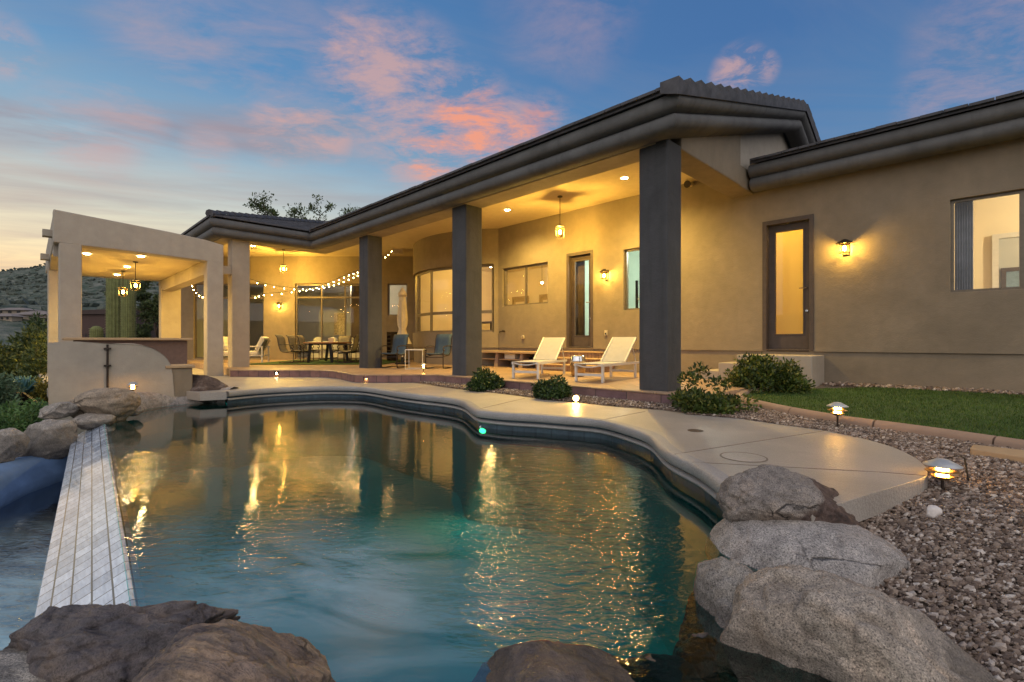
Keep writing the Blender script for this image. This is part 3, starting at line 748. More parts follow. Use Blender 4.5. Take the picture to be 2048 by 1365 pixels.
# roofs: stepped tile courses
def roof_slab(pts, name='roof', th=.06):
    up = Vector((0,0,th)); n = len(pts); P = [Vector(p) for p in pts]
    vs = [tuple(p) for p in P]+[tuple(p+up) for p in P]
    return MB().add(vs, [tuple(reversed(range(n))), tuple(range(n,2*n))]+[(i,(i+1)%n,(i+1)%n+n,i+n) for i in range(n)])
PT = .30
mb = MB()
rz = 4.70
def add_roof(*pts, th=.06):
    k = roof_slab(pts, th=th); mb.add(k.v, k.f)
add_roof((-3.27,6.70,rz),(-3.27,gb,rz+PT*(gb-6.70)),(-23.0,gb,rz+PT*(gb-6.7)),(-16.42,6.70,rz))
add_roof((-3.27,gb,rz+PT*(gb-6.7)),(-3.27,15.6,rz+PT*(gb-6.7)-.99),(-23,15.6,rz+PT*(gb-6.7)-.99),(-23.0,gb,rz+PT*(gb-6.7)))
add_roof((-3.62,10.62,rz),(7.3,10.62,rz),(7.3,15.5,rz+PT*4.88),(-3.62,15.5,rz+PT*4.88))
add_roof((-16.42,3.76,rz),(-26.6,3.76,rz),(-26.6,10.4,rz+PT*6.64),(-23.06,10.4,rz+PT*6.64))
mb.build('roof', M['roof'], house)
mb = MB()                                # visible tile courses of the left wing
k = 0; a = 0.0
while a < 6.3:
    b = a + .34; h0 = .075; h1 = .05
    n = max(2, int(2.94/.33))
    y0, y1 = 3.76+a, 6.70+a
    for q in range(n):
        jo = .16 if k % 2 else 0
        u0 = y0 + (q+0.0)*(y1-y0)/n + jo*0; u1 = u0 + (y1-y0)/n - .012
        za, zb = rz+.06+PT*a, rz+.06+PT*b
        mb.hexa([(-16.42-a,u0,za-.02),(-16.42-b,u0+.34,zb-.03),(-16.42-b,u1+.34,zb-.03),(-16.42-a,u1,za-.02),
                 (-16.42-a,u0,za+.03),(-16.42-b,u0+.34,zb+.012),(-16.42-b,u1+.34,zb+.012),(-16.42-a,u1,za+.03)])
    a = b; k += 1
mb.build('wing_tiles', M['roof'], house); mb = MB()
# tile butts along the long eaves
def eave_tiles(x0, x1, y, run=.4):
    n = int(abs(x1-x0)/.30)
    for q in range(n):
        u0 = x0+(x1-x0)*q/n; u1 = x0+(x1-x0)*(q+1)/n-.010
        z0 = rz+.055; dz = rnd.uniform(-.004,.006)
        mb.hexa([(min(u0,u1),y-.04,z0+dz-.015),(max(u0,u1),y-.04,z0+dz-.015),(max(u0,u1),y+run,z0+PT*run),(min(u0,u1),y+run,z0+PT*run),
                 (min(u0,u1),y-.04,z0+dz+.03),(max(u0,u1),y-.04,z0+dz+.03),(max(u0,u1),y+run,z0+PT*run+.02),(min(u0,u1),y+run,z0+PT*run+.02)])
eave_tiles(-16.3,-3.3,6.68); mb.build('eave_tiles', M['roof'], house); mb = MB(); eave_tiles(-3.6,7.2,10.60); mb.build('eave_tiles', M['roof'], house)
mb = MB()                                # rake and hip cap tiles
nr = 18
for i in range(nr):
    t0 = i/nr; t1 = (i+1.05)/nr
    ya, yb = 6.62+t0*(gb-6.62), 6.62+t1*(gb-6.62)
    za, zb = rz+PT*(ya-6.70), rz+PT*(yb-6.70)
    la, lb = .13, .015
    mb.hexa([(-3.24,ya,za-.10),(-3.24,yb,zb-.10),(-3.52,yb,zb-.0),(-3.52,ya,za-.0),
             (-3.22,ya,za+la+.03),(-3.22,yb,zb+lb),(-3.52,yb,zb+lb+.01),(-3.52,ya,za+la+.04)])
for i in range(7):
    ya, yb = gb+i*.32, gb+(i+1.15)*.32; za = rz+PT*(gb-6.7)-.45*(ya-gb); zb = rz+PT*(gb-6.7)-.45*(yb-gb)
    mb.hexa([(-3.24,ya,za-.12),(-3.24,yb,zb-.12),(-3.52,yb,zb),(-3.52,ya,za),(-3.22,ya,za+.08),(-3.22,yb,zb+.11),(-3.52,yb,zb+.11),(-3.52,ya,za+.08)])
mb.build('rake_tiles', M['roof'], house, bevel=.004); mb = MB()
for i in range(24):
    a = .02+i*.28; b = a+.34
    p = Vector((-16.42-a,3.76+a,rz+PT*a+.09)); q = Vector((-16.42-b,3.76+b,rz+PT*b+.075))
    mb.tube([p,q],[.125,.10],8)
mb.build('hip_tiles', M['roof'], house, bevel=.004)

# ---- rooms behind the glazing
def room(x0,x1,y0,y1,z0,z1,mat,floor=None, F=None):
    P = (lambda x,y,z: (x,y,z)) if F is None else F
    mb = MB(); mb.add([P(x0,y0,z0),P(x0,y1,z0),P(x1,y1,z0),P(x1,y0,z0),P(x0,y0,z1),P(x0,y1,z1),P(x1,y1,z1),P(x1,y0,z1)],
           [(0,4,5,1),(1,5,6,2),(2,6,7,3),(4,7,6,5)])
    mb.build('interior_wall', mat, house)
    MB().add([P(x0,y0,z0),P(x1,y0,z0),P(x1,y1,z0),P(x0,y1,z0)],[(0,1,2,3)]).build('interior_floor', floor or M['interior_floor'], house)
room(-1.2,6.5,11.38,14.6,.80,4.1,M['interior'])
room(-4.6,-1.5,11.38,13.4,.80,4.1,M['interior'])
room(-9.15,-4.9,11.38,14.6,.80,4.1,M['interior_green'])
room(-16.9,-9.35,11.2,16.2,.80,4.3,M['interior'])
dl = lambda x,y,z: DIAG.p(x,-y,z)
room(-14.7,-4.3,.24,5.5,ZP-.02,4.4,M['interior_grey'],None,dl)

# ================================================================ RAMADA, BAR, GARDEN WALL
ram = place('ramada', (-16.3, 2.2, 0)); tag(ram, 'flat roofed stucco ramada with square posts and lit ceiling over the bar', 'ramada')
def rbox(name, x0,x1,y0,y1,z0,z1, mat='stucco_pale', bevel=.03):
    return MB().box(x0,x1,y0,y1,z0,z1).build(name, M[mat], ram, bevel=bevel, seg=3)
rbox('post',-16.47,-16.052,3.64,4.06,-.1,3.42); rbox('post',-16.47,-16.052,.52,.94,-.3,3.42)
rbox('post',-23.4,-22.95,3.64,4.30,-.1,3.42); rbox('post',-20.2,-19.7,.40,.72,-.6,3.42)
mb = MB(); pr = [(.42,3.40),(1.5,3.385),(2.8,3.35),(4.06,3.31),(4.06,3.84),(3.6,3.93),(2.8,4.02),(1.6,4.11),(.42,4.20)]
vs = [(-16.05,y,z) for y,z in pr]+[(-16.49,y,z) for y,z in pr]; k = len(pr)
mb.add(vs, [tuple(range(k)), tuple(reversed(range(k,2*k)))]+[(i,i+k,(i+1)%k+k,(i+1)%k) for i in range(k)])
mb.build('front_beam', M['stucco_pale'], ram, bevel=.025, seg=3)
rbox('ceiling_slab',-23.4,-16.5,.45,4.05,3.40,3.56,'ceiling',0)
rbox('side_beam',-23.0,-16.5,3.66,4.05,2.98,3.39,bevel=.02)
rbox('back_parapet',-23.45,-23.0,.42,4.06,3.38,4.0); rbox('side_parapet',-23.0,-16.5,.42,.70,3.38,4.12)
mb = MB()                                  # arched left side
for i in range(12):
    t0, t1 = i/12, (i+1)/12; f = lambda t: 3.38-.38*(1-math.sin(math.pi*(.12+.76*t)))*1.0-.02
    mb.hexa([(-16.5-3.2*t0,.44,f(t0)),(-16.5-3.2*t1,.44,f(t1)),(-16.5-3.2*t1,.68,f(t1)),(-16.5-3.2*t0,.68,f(t0)),
             (-16.5-3.2*t0,.44,3.4),(-16.5-3.2*t1,.44,3.4),(-16.5-3.2*t1,.68,3.4),(-16.5-3.2*t0,.68,3.4)])
mb.build('arch', M['stucco_pale'], ram)
for X, z in ((-16.75,3.62),(-19.4,3.36)):
    rbox('roof_drain_spout',X-.14,X+.14,.24,.44,z,z+.17,bevel=.01)
# bar
bar = place('bar_counter', (-15.4,2.2,0)); tag(bar, 'stone topped outdoor bar counter between the ramada posts', 'bar counter')
MB().box(-15.6,-14.75,.55,3.02,1.035,1.095).build('countertop', M['flagstone'], bar, bevel=.015)
MB().box(-15.5,-14.9,.75,2.93,0,1.034).build('cabinet', plain('dark_stucco_cabinet', (.14,.09,.075), .8), bar, bevel=.01)
gw = place('garden_wall', (-11.7,1.2,0)); tag(gw, 'low curved stucco wall with rounded top sweeping down to a ledge in front of the bar', 'wall')
# profile along y, extruded along x
pf = [(.25,-1.6),(.25,.97),(.6,.99),(1.1,.965),(1.35,.955)]
for i in range(1,11):
    a = math.pi/2*i/10; pf.append((1.35+.66*math.sin(a), .955-.56*(1-math.cos(a))))
pf += [(2.02,.36),(2.04,-.2)]
mb = MB(); nP = len(pf)
vs = [(-11.5-(.06*max(0,y-1.5)),y,z) for y,z in pf]+[(-11.86,y,z) for y,z in pf]
tr = tessellate_polygon([[Vector((y,z,0)) for y,z in pf]])
fs = []
for a,b,c in tr:
    ar = (pf[b][0]-pf[a][0])*(pf[c][1]-pf[a][1])-(pf[c][0]-pf[a][0])*(pf[b][1]-pf[a][1])
    if ar < 0: a,c = c,a
    fs += [(a,b,c),(c+nP,b+nP,a+nP)]
fs += [(i,i+nP,(i+1)%nP+nP,(i+1)%nP) for i in range(nP)]
mb.add(vs, fs); mb.build('wall_body', M['stucco_pale'], gw, bevel=.05, seg=4)
MB().box(-12.1,-11.54,1.94,2.36,-.2,.47).build('end_block', M['stucco'], gw, bevel=.02)
MB().box(-12.15,-11.5,1.90,2.40,.472,.53).build('ledge_cap', M['flagstone'], gw, bevel=.012)
mb = MB(); mb.tube([(-11.46,1.02,.95),(-11.46,1.02,-.05)],.017,8)
for z in (.86,.55,.1): mb.box(-11.5,-11.43,.97,1.07,z,z+.03)
mb.build('conduit_pipe', M['brown'], gw)

# ================================================================ LAMPS
def light(name, kind, loc, power, col=WARM, size=.05, parent=None, spot=None, rot=None, blend=.6):
    l = bpy.data.lights.new(name, kind); l.energy = power; l.color = col
    if kind == 'AREA': l.size = size
    else: l.shadow_soft_size = size
    if spot: l.spot_size = R(spot); l.spot_blend = blend
    o = bpy.data.objects.new(name, l); COL.objects.link(o); o.location = loc
    if rot: o.rotation_euler = rot
    if parent is not None: o.parent = parent
    return o
# wall sconces: local frame, wall behind at +y, light hangs at origin
def make_sconce():
    t = empty('wall_sconce'); mb = MB()
    mb.box(-.055,.055,.125,.15,-.13,.16).build('back_plate', M['brown'], t, bevel=.01, world=False)
    mb = MB(); mb.tube([(0,.13,.11),(0,.06,.17),(0,0,.16)],.012,6); mb.build('arm', M['brown'], t, True, world=False)
    MB().lathe([(.135,.088),(.13,.095),(.06,.145),(.02,.165),(.0001,.17)],(0,0,0),20).build('hood', M['brown'], t, True, world=False)
    mb = MB()
    for k in range(8):
        a = 2*math.pi*k/8; mb.bar((.088*math.cos(a),.088*math.sin(a),-.10),(.088*math.cos(a),.088*math.sin(a),.09),.008,.008)
    for z in (-.10,.055): mb.tube([(.088*math.cos(2*math.pi*i/16),.088*math.sin(2*math.pi*i/16),z) for i in range(17)],.007,5,False)
    mb.build('cage', M['brown'], t, world=False)
    MB().lathe([(.075,-.095),(.078,.08)],(0,0,0),16).build('lamp_glass', M['lantern_glass'], t, True, world=False)
    MB().sph((0,0,-.01),.033,10,7,(1,1,1.5)).build('bulb', M['sconce_bulb'], t, True, world=False)
    return t
sc0 = make_sconce(); GS = 'lantern sconces on the stucco walls'
pS = gy(1689,496,11.0); sc0.location = (pS.x, 11.0, pS.z)
tag(sc0,'lit hooded wall lantern right of the dark glazed door with the blind','wall lamp',GS)
s2 = copy_tree(sc0); pS = gy(1208,551,11.0); s2.location = (pS.x,11.0,pS.z); s2['label'] = 'lit hooded wall lantern between the narrow glazed door and the bunk room window'
s3 = copy_tree(sc0); pS = gd(558,612,21.35); s3.location = pS; s3.rotation_euler = (0,0,R(45)); s3['label'] = 'lit wall lantern on the diagonal wall left of the sliding doors behind the dining set'
# pendant lanterns: origin at lantern centre
def make_pendant(rod, pw=150):
    t = empty('pendant_lantern')
    MB().lathe([(.065,rod-.025),(.065,rod)],(0,0,0),14).build('ceiling_canopy', M['brown'], t, world=False)
    MB().tube([(0,0,.16),(0,0,rod-.02)],.009,6).build('rod', M['brown'], t, world=False)
    mb = MB(); mb.lathe([(.125,.135),(.11,.15),(.03,.17),(.0001,.172)],(0,0,0),4)
    for (x,y) in ((.09,.09),(.09,-.09),(-.09,.09),(-.09,-.09)): mb.bar((x*.85,y*.85,-.15),(x,y,.14),.013,.013)
    for z,s in ((-.15,.077),(.085,.088)):
        for (a,b) in (((s,s),(s,-s)),((s,-s),(-s,-s)),((-s,-s),(-s,s)),((-s,s),(s,s))): mb.bar((*a,z),(*b,z),.012,.012)
    mb.build('lantern_frame', M['brown'], t, world=False)
    MB().lathe([(.095,-.14),(.105,.08)],(0,0,0),4).build('lamp_glass', M['lantern_glass'], t, world=False)
    MB().sph((0,0,-.01),.04,10,7,(1,1,1.5)).build('bulb', M['dining_bulb' if pw > 200 else 'bulb' if pw > 120 else 'ramada_bulb'], t, True, world=False)
    return t
GP = 'lantern pendants'
def pend(px, py_top, py_l, zc, label, pw=150):
    d = (zc-EYE)*FPX/(HZ-py_top); p = gd(px, py_l, d); t = make_pendant(zc-p.z,pw); t.location = p; t.rotation_euler = (0,0,R(20)); tag(t,label,'pendant lamp',GP); return t
pend(1120,393,464,4.80,'lit pendant lantern on a long rod above the white loungers')
pend(567,500,538,4.80,'lit pendant lantern under the far patio ceiling left of the dining set', 420)
pend(271,524,571,3.40,'lit pendant lantern in the ramada, the higher and right one of two', 110)
pend(246,542,584,3.40,'lit pendant lantern in the ramada, the lower and left one of two', 110)
# recessed downlights
def make_down():
    t = empty('recessed_light')
    MB().lathe([(.105,-.012),(.105,-.004),(.075,-.004),(.075,-.012)],(0,0,0),20,False).build('trim_ring', M['white'], t, world=False)
    MB().lathe([(.0001,-.009),(.076,-.009)],(0,0,0),20).build('lens', M['lens'], t, world=False)
    light('lamp_light','SPOT',(0,0,-.05),560,WARM2,.06,t,155,None,.9)
    return t
RL = None; dw0 = make_down(); GD = 'recessed ceiling downlights'; first = True
for px,py,zc,lab in [(1249,356,4.80,'recessed downlight in the patio ceiling beside the front grey pillar'),(1015,420,4.80,'recessed downlight in the patio ceiling right of the middle grey pillar'),
                 (506,492,4.80,'recessed downlight in the far patio ceiling beside the tan pillar'),(173.6,508,3.39,'recessed downlight at the front left of the ramada ceiling'),
                 (282,513,3.39,'recessed downlight at the front right of the ramada ceiling'),(254.5,534,3.39,'recessed downlight in the middle of the ramada ceiling'),(234,550,3.39,'recessed downlight at the back of the ramada ceiling')]:
    d = (zc-EYE)*FPX/(HZ-py); o = dw0 if first else copy_tree(dw0); first = False
    if zc < 4:
        for c_ in [x for x in COL.objects if x.parent == o and x.type == 'LIGHT']:
            if RL is None: RL = c_.data.copy(); RL.energy = 150
            c_.data = RL
    o.location = gd(px,py,d); tag(o,lab,'ceiling light',GD)
# step lights in the patio riser
def make_step():
    t = empty('step_light')
    mb = MB(); mb.box(-.075,.075,-.012,.02,-.05,.05); mb.build('housing', M['brown'], t, bevel=.004, world=False)
    mb = MB(); mb.add([(-.03,-.0135,-.022),(.03,-.0135,-.022),(.0,-.0135,.026)],[(0,1,2)]); mb.build('lens', M['lens'], t, world=False)
    light('lamp_light','SPOT',(0,-.03,.01),1.6,WARM2,.01,t,130,(R(35),0,0),.8)
    return t
st0 = make_step()
for i,(px,py,rz_,lab) in enumerate([(554,746,45,'small lit step light in the stone riser, leftmost'),(648,746.5,45,'small lit step light in the stone riser below the dining table'),(733,757.5,45,'small lit step light in the stone riser below the grey pillar by the dining set')]):
    o = st0 if i == 0 else copy_tree(st0); q_ = gz(px, 754.5 if i < 2 else 765.9, 0); p = q_ + Vector((.7071,-.7071,0))*.012 + Vector((0,0,.11 if i < 2 else .10))
    o.location = p; o.rotation_euler = (0,0,R(rz_)); tag(o,lab,'step light','step lights in the patio riser')
# tiered path lights: origin at ground, head height h
def make_path(h=.17, s=1.0, power=2.0):
    t = empty('path_light')
    MB().tube([(0,0,-.12),(0,0,h-.05)],.010*s,8).build('stake', M['brown'], t, world=False)
    z = h-.05
    MB().lathe([(.0001,z-.01),(.035*s,z),(.066*s,z+.022),(.072*s,z+.028),(.06*s,z+.027)],(0,0,0),22).build('base_bowl', M['copper_path'], t, True, world=False)
    MB().lathe([(.098*s,z+.058),(.10*s,z+.062),(.055*s,z+.076),(.052*s,z+.072)],(0,0,0),22).build('louver', M['copper_path'], t, True, world=False)
    MB().lathe([(.107*s,z+.102),(.11*s,z+.108),(.07*s,z+.130),(.035*s,z+.150),(.0001,z+.156)],(0,0,0),24).build('cap', M['path_cap'], t, True, world=False)
    for k in range(4):
        mb = MB(); a = 2*math.pi*k/4+.5; mb.bar((.052*s*math.cos(a),.052*s*math.sin(a),z+.01),(.052*s*math.cos(a),.052*s*math.sin(a),z+.12),.006,.006); mb.build('post', M['brown'], t, world=False)
    MB().lathe([(.034*s,z+.02),(.034*s,z+.108)],(0,0,0),16).build('bulb', M['path_bulb'], t, True, world=False)
    return t
M['copper_path'] = plain('aged_copper', (.35,.20,.09), .4, .8, .2, 20); M['path_cap'] = plain('pale_metal_cap', (.42,.42,.42), .45, .3, .2, 14)
GPL = 'tiered path lights'
def plight(loc, h, s, lab, power=2.0, tilt=0):
    t = make_path(h,s,power); t.location = loc; t.rotation_euler = (R(tilt),0,0); tag(t,lab,'path light',GPL); return t
plight(gg(1885,978),.12,1.05,'lit tiered path light in the gravel at the tip of the concrete deck',11.0)
plight(gg(1675,852),.17,1.0,'lit tiered path light at the lawn kerb behind the concrete deck',7)
plight(gd(266,800,8.7),.22,.8,'lit path light behind the tan boulder in front of the curved stucco wall',14)
plight(gz(847,760,0),.34,.7,'lit path light on a tall stake by the patio step between the blue chairs',7)
# small round spot light beside the shrub
t = place('spot_light', tuple(gz(1152,797,.06))); tag(t,'small round glowing spot light beside the clipped shrub at the patio step','spot light')
c = t.location.copy(); dv_ = Vector((.6,-.8,.12)).normalized()
mb = MB(); mb.tube([c-dv_*.07, c+dv_*.06],[.045,.06],14); mb.build('housing', M['brown'], t)
MB().tube([c+dv_*.061, c+dv_*.063],[.048,.048],14).build('lens', M['path_bulb2'] if 'path_bulb2' in M else emit('spot_lens_glow',(1,.62,.2),22), t)
MB().tube([c, c-Vector((0,0,.12))],.012,6).build('stake', M['brown'], t)
l = light('lamp_light','SPOT',dv_*.08,25,(1,.5,.12),.03,t,140,None,.7); l.rotation_euler = (-dv_).to_track_quat('Z','Y').to_euler()
# green pool lamp
t = place('pool_light', tuple(gz(966,862,-.30))); tag(t,'small green glowing lamp in the pool wall just under the waterline','pool light')
c = t.location.copy()
MB().tube([c, c+Vector((-.02,.07,0))],[.085,.085],16).build('bezel', M['chrome'], t)
MB().sph(c,.07,12,8,(1,.5,.6)).build('lens', M['pool_lamp'], t, True)
l = light('lamp_light','SPOT',(.06,-.16,-.30),13,(.10,.85,.68),.12,t,175,None,.9); l.rotation_euler = (-Vector((.35,-.95,-.2))).to_track_quat('Z','Y').to_euler()

# ---- string lights
def strand(pts, n, label, sag=None):
    pts = [Vector(p) for p in smooth_path([Vector(p) for p in pts], 8)]
    L = [0]
    for a,b in zip(pts,pts[1:]): L.append(L[-1]+(b-a).length)
    t = place('string_light', tuple(pts[0])); tag(t,label,'string lights','bulb strings hung across the patio')
    MB().tube(pts,.006,5).build('wire', M['black'], t)
    first = None
    for k in range(n):
        s = L[-1]*(k+.5)/n; i = max(j for j in range(len(L)-1) if L[j] <= s); f = (s-L[i])/(L[i+1]-L[i]); p = pts[i].lerp(pts[i+1],f)
        if first is None:
            b = MB().sph((0,0,-.067),.0125,8,6,(1,1,1.25)).build('bulb', M['string_bulb'], t, True, world=False)
            sk = MB().tube([(0,0,0),(0,0,-.045)],.012,6).build('socket', M['black'], b, world=False); first = (b,sk)
        else:
            b = first[0].copy(); COL.objects.link(b); b.parent = t; sk = first[1].copy(); COL.objects.link(sk); sk.parent = b
        b.location = p - Vector(t['_o'])
    return t
def q(x,y,d): return gd(400+x/3.412, 400+y/3.412, d)
strand([q(180,470,15.6),q(373,550,16.6),q(522,586,17.4),q(669,600,17.6),q(808,588,17.2),q(919,545,16.6),q(1023,500,15.9),q(1090,478,15.3)],19,'upper string of warm bulbs hung from tan to grey pillar above the dining set')
strand([q(170,600,15.7),q(345,655,16.6),q(433,640,17.6),q(545,632,18.2),q(660,615,18.2),q(808,596,17.6),q(917,570,16.8),q(1033,525,15.9),q(1092,498,15.35)],21,'lower string of warm bulbs hung just beneath the upper one above the dining set')
strand([gd(383,566,18.6),gd(388,578,17.8),gd(398,588,17),gd(412,593,16.2),gd(428,596,15.8),gd(446,600,15.6)],7,'short sagging string of warm bulbs seen between the ramada post and the back wall')
strand([gd(745,500,14.8),gd(765,512,15.8),gd(775,508,17.5),gd(786,497,19.6)],4,'short string of warm bulbs running to the ceiling speaker behind the grey pillar')

# ---- room lamps
def room_lamp(x,y,z,power,col,label,r=.09,size=.15):
    t = place('ceiling_globe_lamp',(x,y,z)); tag(t,label,'ceiling lamp')
    MB().sph((x,y,z),r,12,8,(1,1,.7)).build('globe', M['white_bulb'], t, True)
    MB().lathe([(r*.7,r*.6),(r*.7,r*.9)],(x,y,z),12).build('base', M['white'], t)
    light('lamp_light','POINT',(0,0,-.2),power,col,size,t); return t
room_lamp(2.6,12.6,3.9,250,(1,.83,.52),'globe lamp on the ceiling of the bright room behind the large right window')
room_lamp(-3.0,12.5,3.9,95,(1,.72,.26),'globe lamp in the hall behind the blind of the dark glazed door')
room_lamp(-6.55,12.6,3.75,120,(.92,1,.86),'globe lamp on the ceiling of the mint green bunk room')
room_lamp(-14.6,13.4,4.1,85,(1,.64,.18),'globe lamp on the ceiling of the dining room behind the rounded bay')
room_lamp(-10.4,13.6,4.1,60,(1,.66,.22),'globe lamp on the ceiling behind the two pane window')
p = DIAG.p(-8.2,-3.2,4.1); room_lamp(*p,300,(1,.75,.42),'globe lamp on the ceiling of the grey room behind the sliding doors')

# ================================================================ FURNITURE
def curve_pts(P, n=6): return smooth_path([Vector(p) for p in P], n)
def make_chair(name, label, cat, group, sling, spring):
    t = empty(name); tag(t,label,cat,group); w = .27
    back = [(0,.42,1.02),(0,.37,.97),(0,.33,.88),(0,.30,.70),(0,.25,.52),(0,.21,.44)]
    seat = [(0,.21,.44),(0,.10,.405),(0,-.08,.41),(0,-.24,.445),(0,-.29,.43)]
    def sl(P, nm):
        pp = curve_pts(P,4); mb = MB(); m = len(pp); vs = []
        for p in pp:
            for x in (-w+.015,-.13,0,.13,w-.015):
                vs.append((x,p[1]-.012*math.cos(x/w*1.5)*0,p[2]))
        fs = [(i*5+j,i*5+j+1,(i+1)*5+j+1,(i+1)*5+j) for i in range(m-1) for j in range(4)]
        mb.add(vs,fs); o = mb.build(nm,sling,t,True,world=False); s = o.modifiers.new('Thick','SOLIDIFY'); s.thickness = .016; return o
    bo = sl(back,'backrest'); sl(seat,'seat')
    for zz,yy in ((.90,.33),(.66,.283)):       # stitched welts across the sling
        pass
    for s in (-1,1):
        MB().tube(curve_pts([(s*w,y,z) for _,y,z in back[:-1]]+[(s*w,y,z) for _,y,z in seat],4),.014,7).build('side_frame',M['brown'],t,True,world=False)
        MB().tube(curve_pts([(s*(w+.03),.30,.66),(s*(w+.03),.1,.675),(s*(w+.03),-.15,.665),(s*(w+.03),-.25,.63),(s*(w+.03),-.27,.57),(s*(w+.03),-.22,.535),(s*(w+.03),-.18,.56)],4),.015,7).build('arm',M['brown'],t,True,world=False)
        leg = [(s*(w+.02),-.22,.54),(s*(w+.02),-.25,.44),(s*(w+.02),-.255,.20),(s*(w+.02),-.25,.05),(s*(w+.02),-.19,.017),(s*(w+.02),.05,.017),(s*(w+.02),.27,.03)]
        MB().tube(curve_pts(leg,4),.016,7).build('leg',M['brown'],t,True,world=False)
        MB().tube([(s*(w+.01),-.24,.36),(s*(w+.0),.16,.40)],.012,6).build('side_rail',M['brown'],t,world=False)
    MB().tube([(-w-.02,-.25,.34),(w+.02,-.25,.34)],.012,6).build('stretcher',M['brown'],t,world=False)
    MB().tube([(-w-.02,.27,.03),(w+.02,.27,.03)],.013,6).build('base_bar',M['brown'],t,world=False)
    return t
def cam_loc(px,py,z=ZP+.003): return gz(px,py,z)
def vloc(u,d,z=ZP+.003): x,y = c2w(u,d); return Vector((x,y,z))
bc = make_chair('patio_chair','blue sling patio chair with scrolled dark arms, left one of two beside the wire table','chair','blue patio chairs',M['sling_blue'],True)
p = cam_loc(788,736); bc.location = p; bc.rotation_euler = (0,0,R(45-22))
b2 = copy_tree(bc); b2['label'] = 'blue sling patio chair partly hidden by the middle grey pillar'; b2.location = cam_loc(877,737.5); b2.rotation_euler = (0,0,R(45-20))
# wire side table
t = place('side_table', tuple(vloc(-2.84,14.25))); tag(t,'thin white wire cube side table between the two blue chairs','side table')
x0,y0 = -2.84,14.25; h=.25; mb = MB(); cs = [vloc(x0+a,y0+b) for a,b in ((-h,-h),(h,-h),(h,h),(-h,h))]
for i in range(4):
    a,b = cs[i],cs[(i+1)%4]
    mb.bar(a,a+Vector((0,0,.56)),.016,.016); mb.bar(a+Vector((0,0,.01)),b+Vector((0,0,.01)),.014,.014); mb.bar(a+Vector((0,0,.56)),b+Vector((0,0,.56)),.016,.016)
mb.build('wire_frame',M['white'],t)
k = MB(); up = Vector((0,0,.565)); k.hexa([c+up for c in cs]+[c+up+Vector((0,0,.012)) for c in cs]); k.build('tabletop',M['white'],t)
# dining set on the turf mat (view frame u, d)
turf = [vloc(-9.25,16.75),vloc(-4.5,16.85),vloc(-4.5,21.2),vloc(-9.25,21.2)]
k = MB(); k.hexa([Vector(v)+Vector((0,0,.003)) for v in turf]+[Vector(v)+Vector((0,0,.022)) for v in turf])
tag(k.build('turf_mat',plain('green_turf_mat',(.035,.075,.012),.95,0,.35,30,.8,120)),'green artificial turf mat under the dining table','mat')
ZD = ZP+.025
dt = empty('dining_table',vloc(-7.1,18.75,ZD),R(45)); tag(dt,'long wooden dining table with dark metal legs on the turf mat','dining table')
MB().box(-.55,.55,-1.05,1.05,.715,.76).build('tabletop',M['wood'],dt,bevel=.006,world=False)
for sx in (-1,1):
    for sy in (-.85,.85):
        MB().bar((sx*.44,sy,0),(sx*.36,sy,.715),.09,.075).build('leg',M['black'],dt,world=False)
for sy in (-.85,.85): MB().box(-.40,.40,sy-.03,sy+.03,.66,.714).build('apron',M['black'],dt,world=False)
MB().box(-.03,.03,-.82,.82,.10,.15).build('stretcher',M['black'],dt,world=False)
dc = make_chair('dining_chair','taupe sling dining chair at the near left end of the table','chair','sling chairs around the dining table',M['sling_tan'],True)
spots = [(-8.15,17.75,90,None),(-8.1,18.5,90,'taupe sling dining chair in the middle on the left of the table'),(-8.05,19.25,90,'taupe sling dining chair at the far left end of the table'),
         (-6.05,17.8,-90,'taupe sling dining chair seen from behind at the near right of the table'),(-6.05,18.5,-90,'taupe sling dining chair in the middle on the right, beside the grey pillar'),(-6.05,19.25,-90,'taupe sling dining chair at the far right, mostly behind the grey pillar'),
         (-7.1,20.2,0,'taupe sling dining chair at the far head of the table')]
for i,(u,d,a,lab) in enumerate(spots):
    o = dc if i == 0 else copy_tree(dc)
    if lab: o['label'] = lab
    o.location = vloc(u,d,ZD); o.rotation_euler = (0,0,R(45+a))
# folded napkins / box on table
t = empty('napkin_box',vloc(-7.0,18.7,ZD+.761),R(60)); tag(t,'small pale box standing on the wooden dining table','box')
MB().box(-.09,.09,-.08,.08,0,.16).build('box_body',M['canvas'],t,bevel=.008,world=False); MB().lathe([(.0001,.161),(.03,.165),(.0001,.19)],(0,0,0),8).build('tissue',M['white'],t,world=False)
# white lounge chairs at the far left
def make_lounge():
    t = empty('lounge_chair')
    for s in (-1,1):
        for y in (-.36,.36): MB().box(s*.38-.025,s*.38+.025,y-.025,y+.025,0,.62 if y>0 else .60).build('leg',M['white'],t,bevel=.006,world=False)
        MB().box(s*.38-.03,s*.38+.03,-.40,.40,.60,.635).build('arm',M['white'],t,bevel=.006,world=False)
        MB().bar((s*.36,.16,.36),(s*.36,.42,.88),.035,.03).build('back_post',M['white'],t,world=False)
    MB().box(-.37,.37,-.36,.34,.26,.30).build('seat_frame',M['white'],t,world=False)
    for k in range(5): MB().bar((-.3+.15*k,.18,.38),(-.3+.15*k,.42,.86),.03,.012).build('back_slat',M['black'],t,world=False)
    MB().box(-.34,.34,-.40,.24,.302,.45).build('seat_cushion',M['cushion'],t,bevel=.05,world=False,seg=4)
    mb = MB(); mb.bar((0,.13,.46),(0,.36,.98),.64,.16,(0,0,1)); mb.build('back_cushion',M['cushion'],t,bevel=.06,world=False,seg=4)
    return t
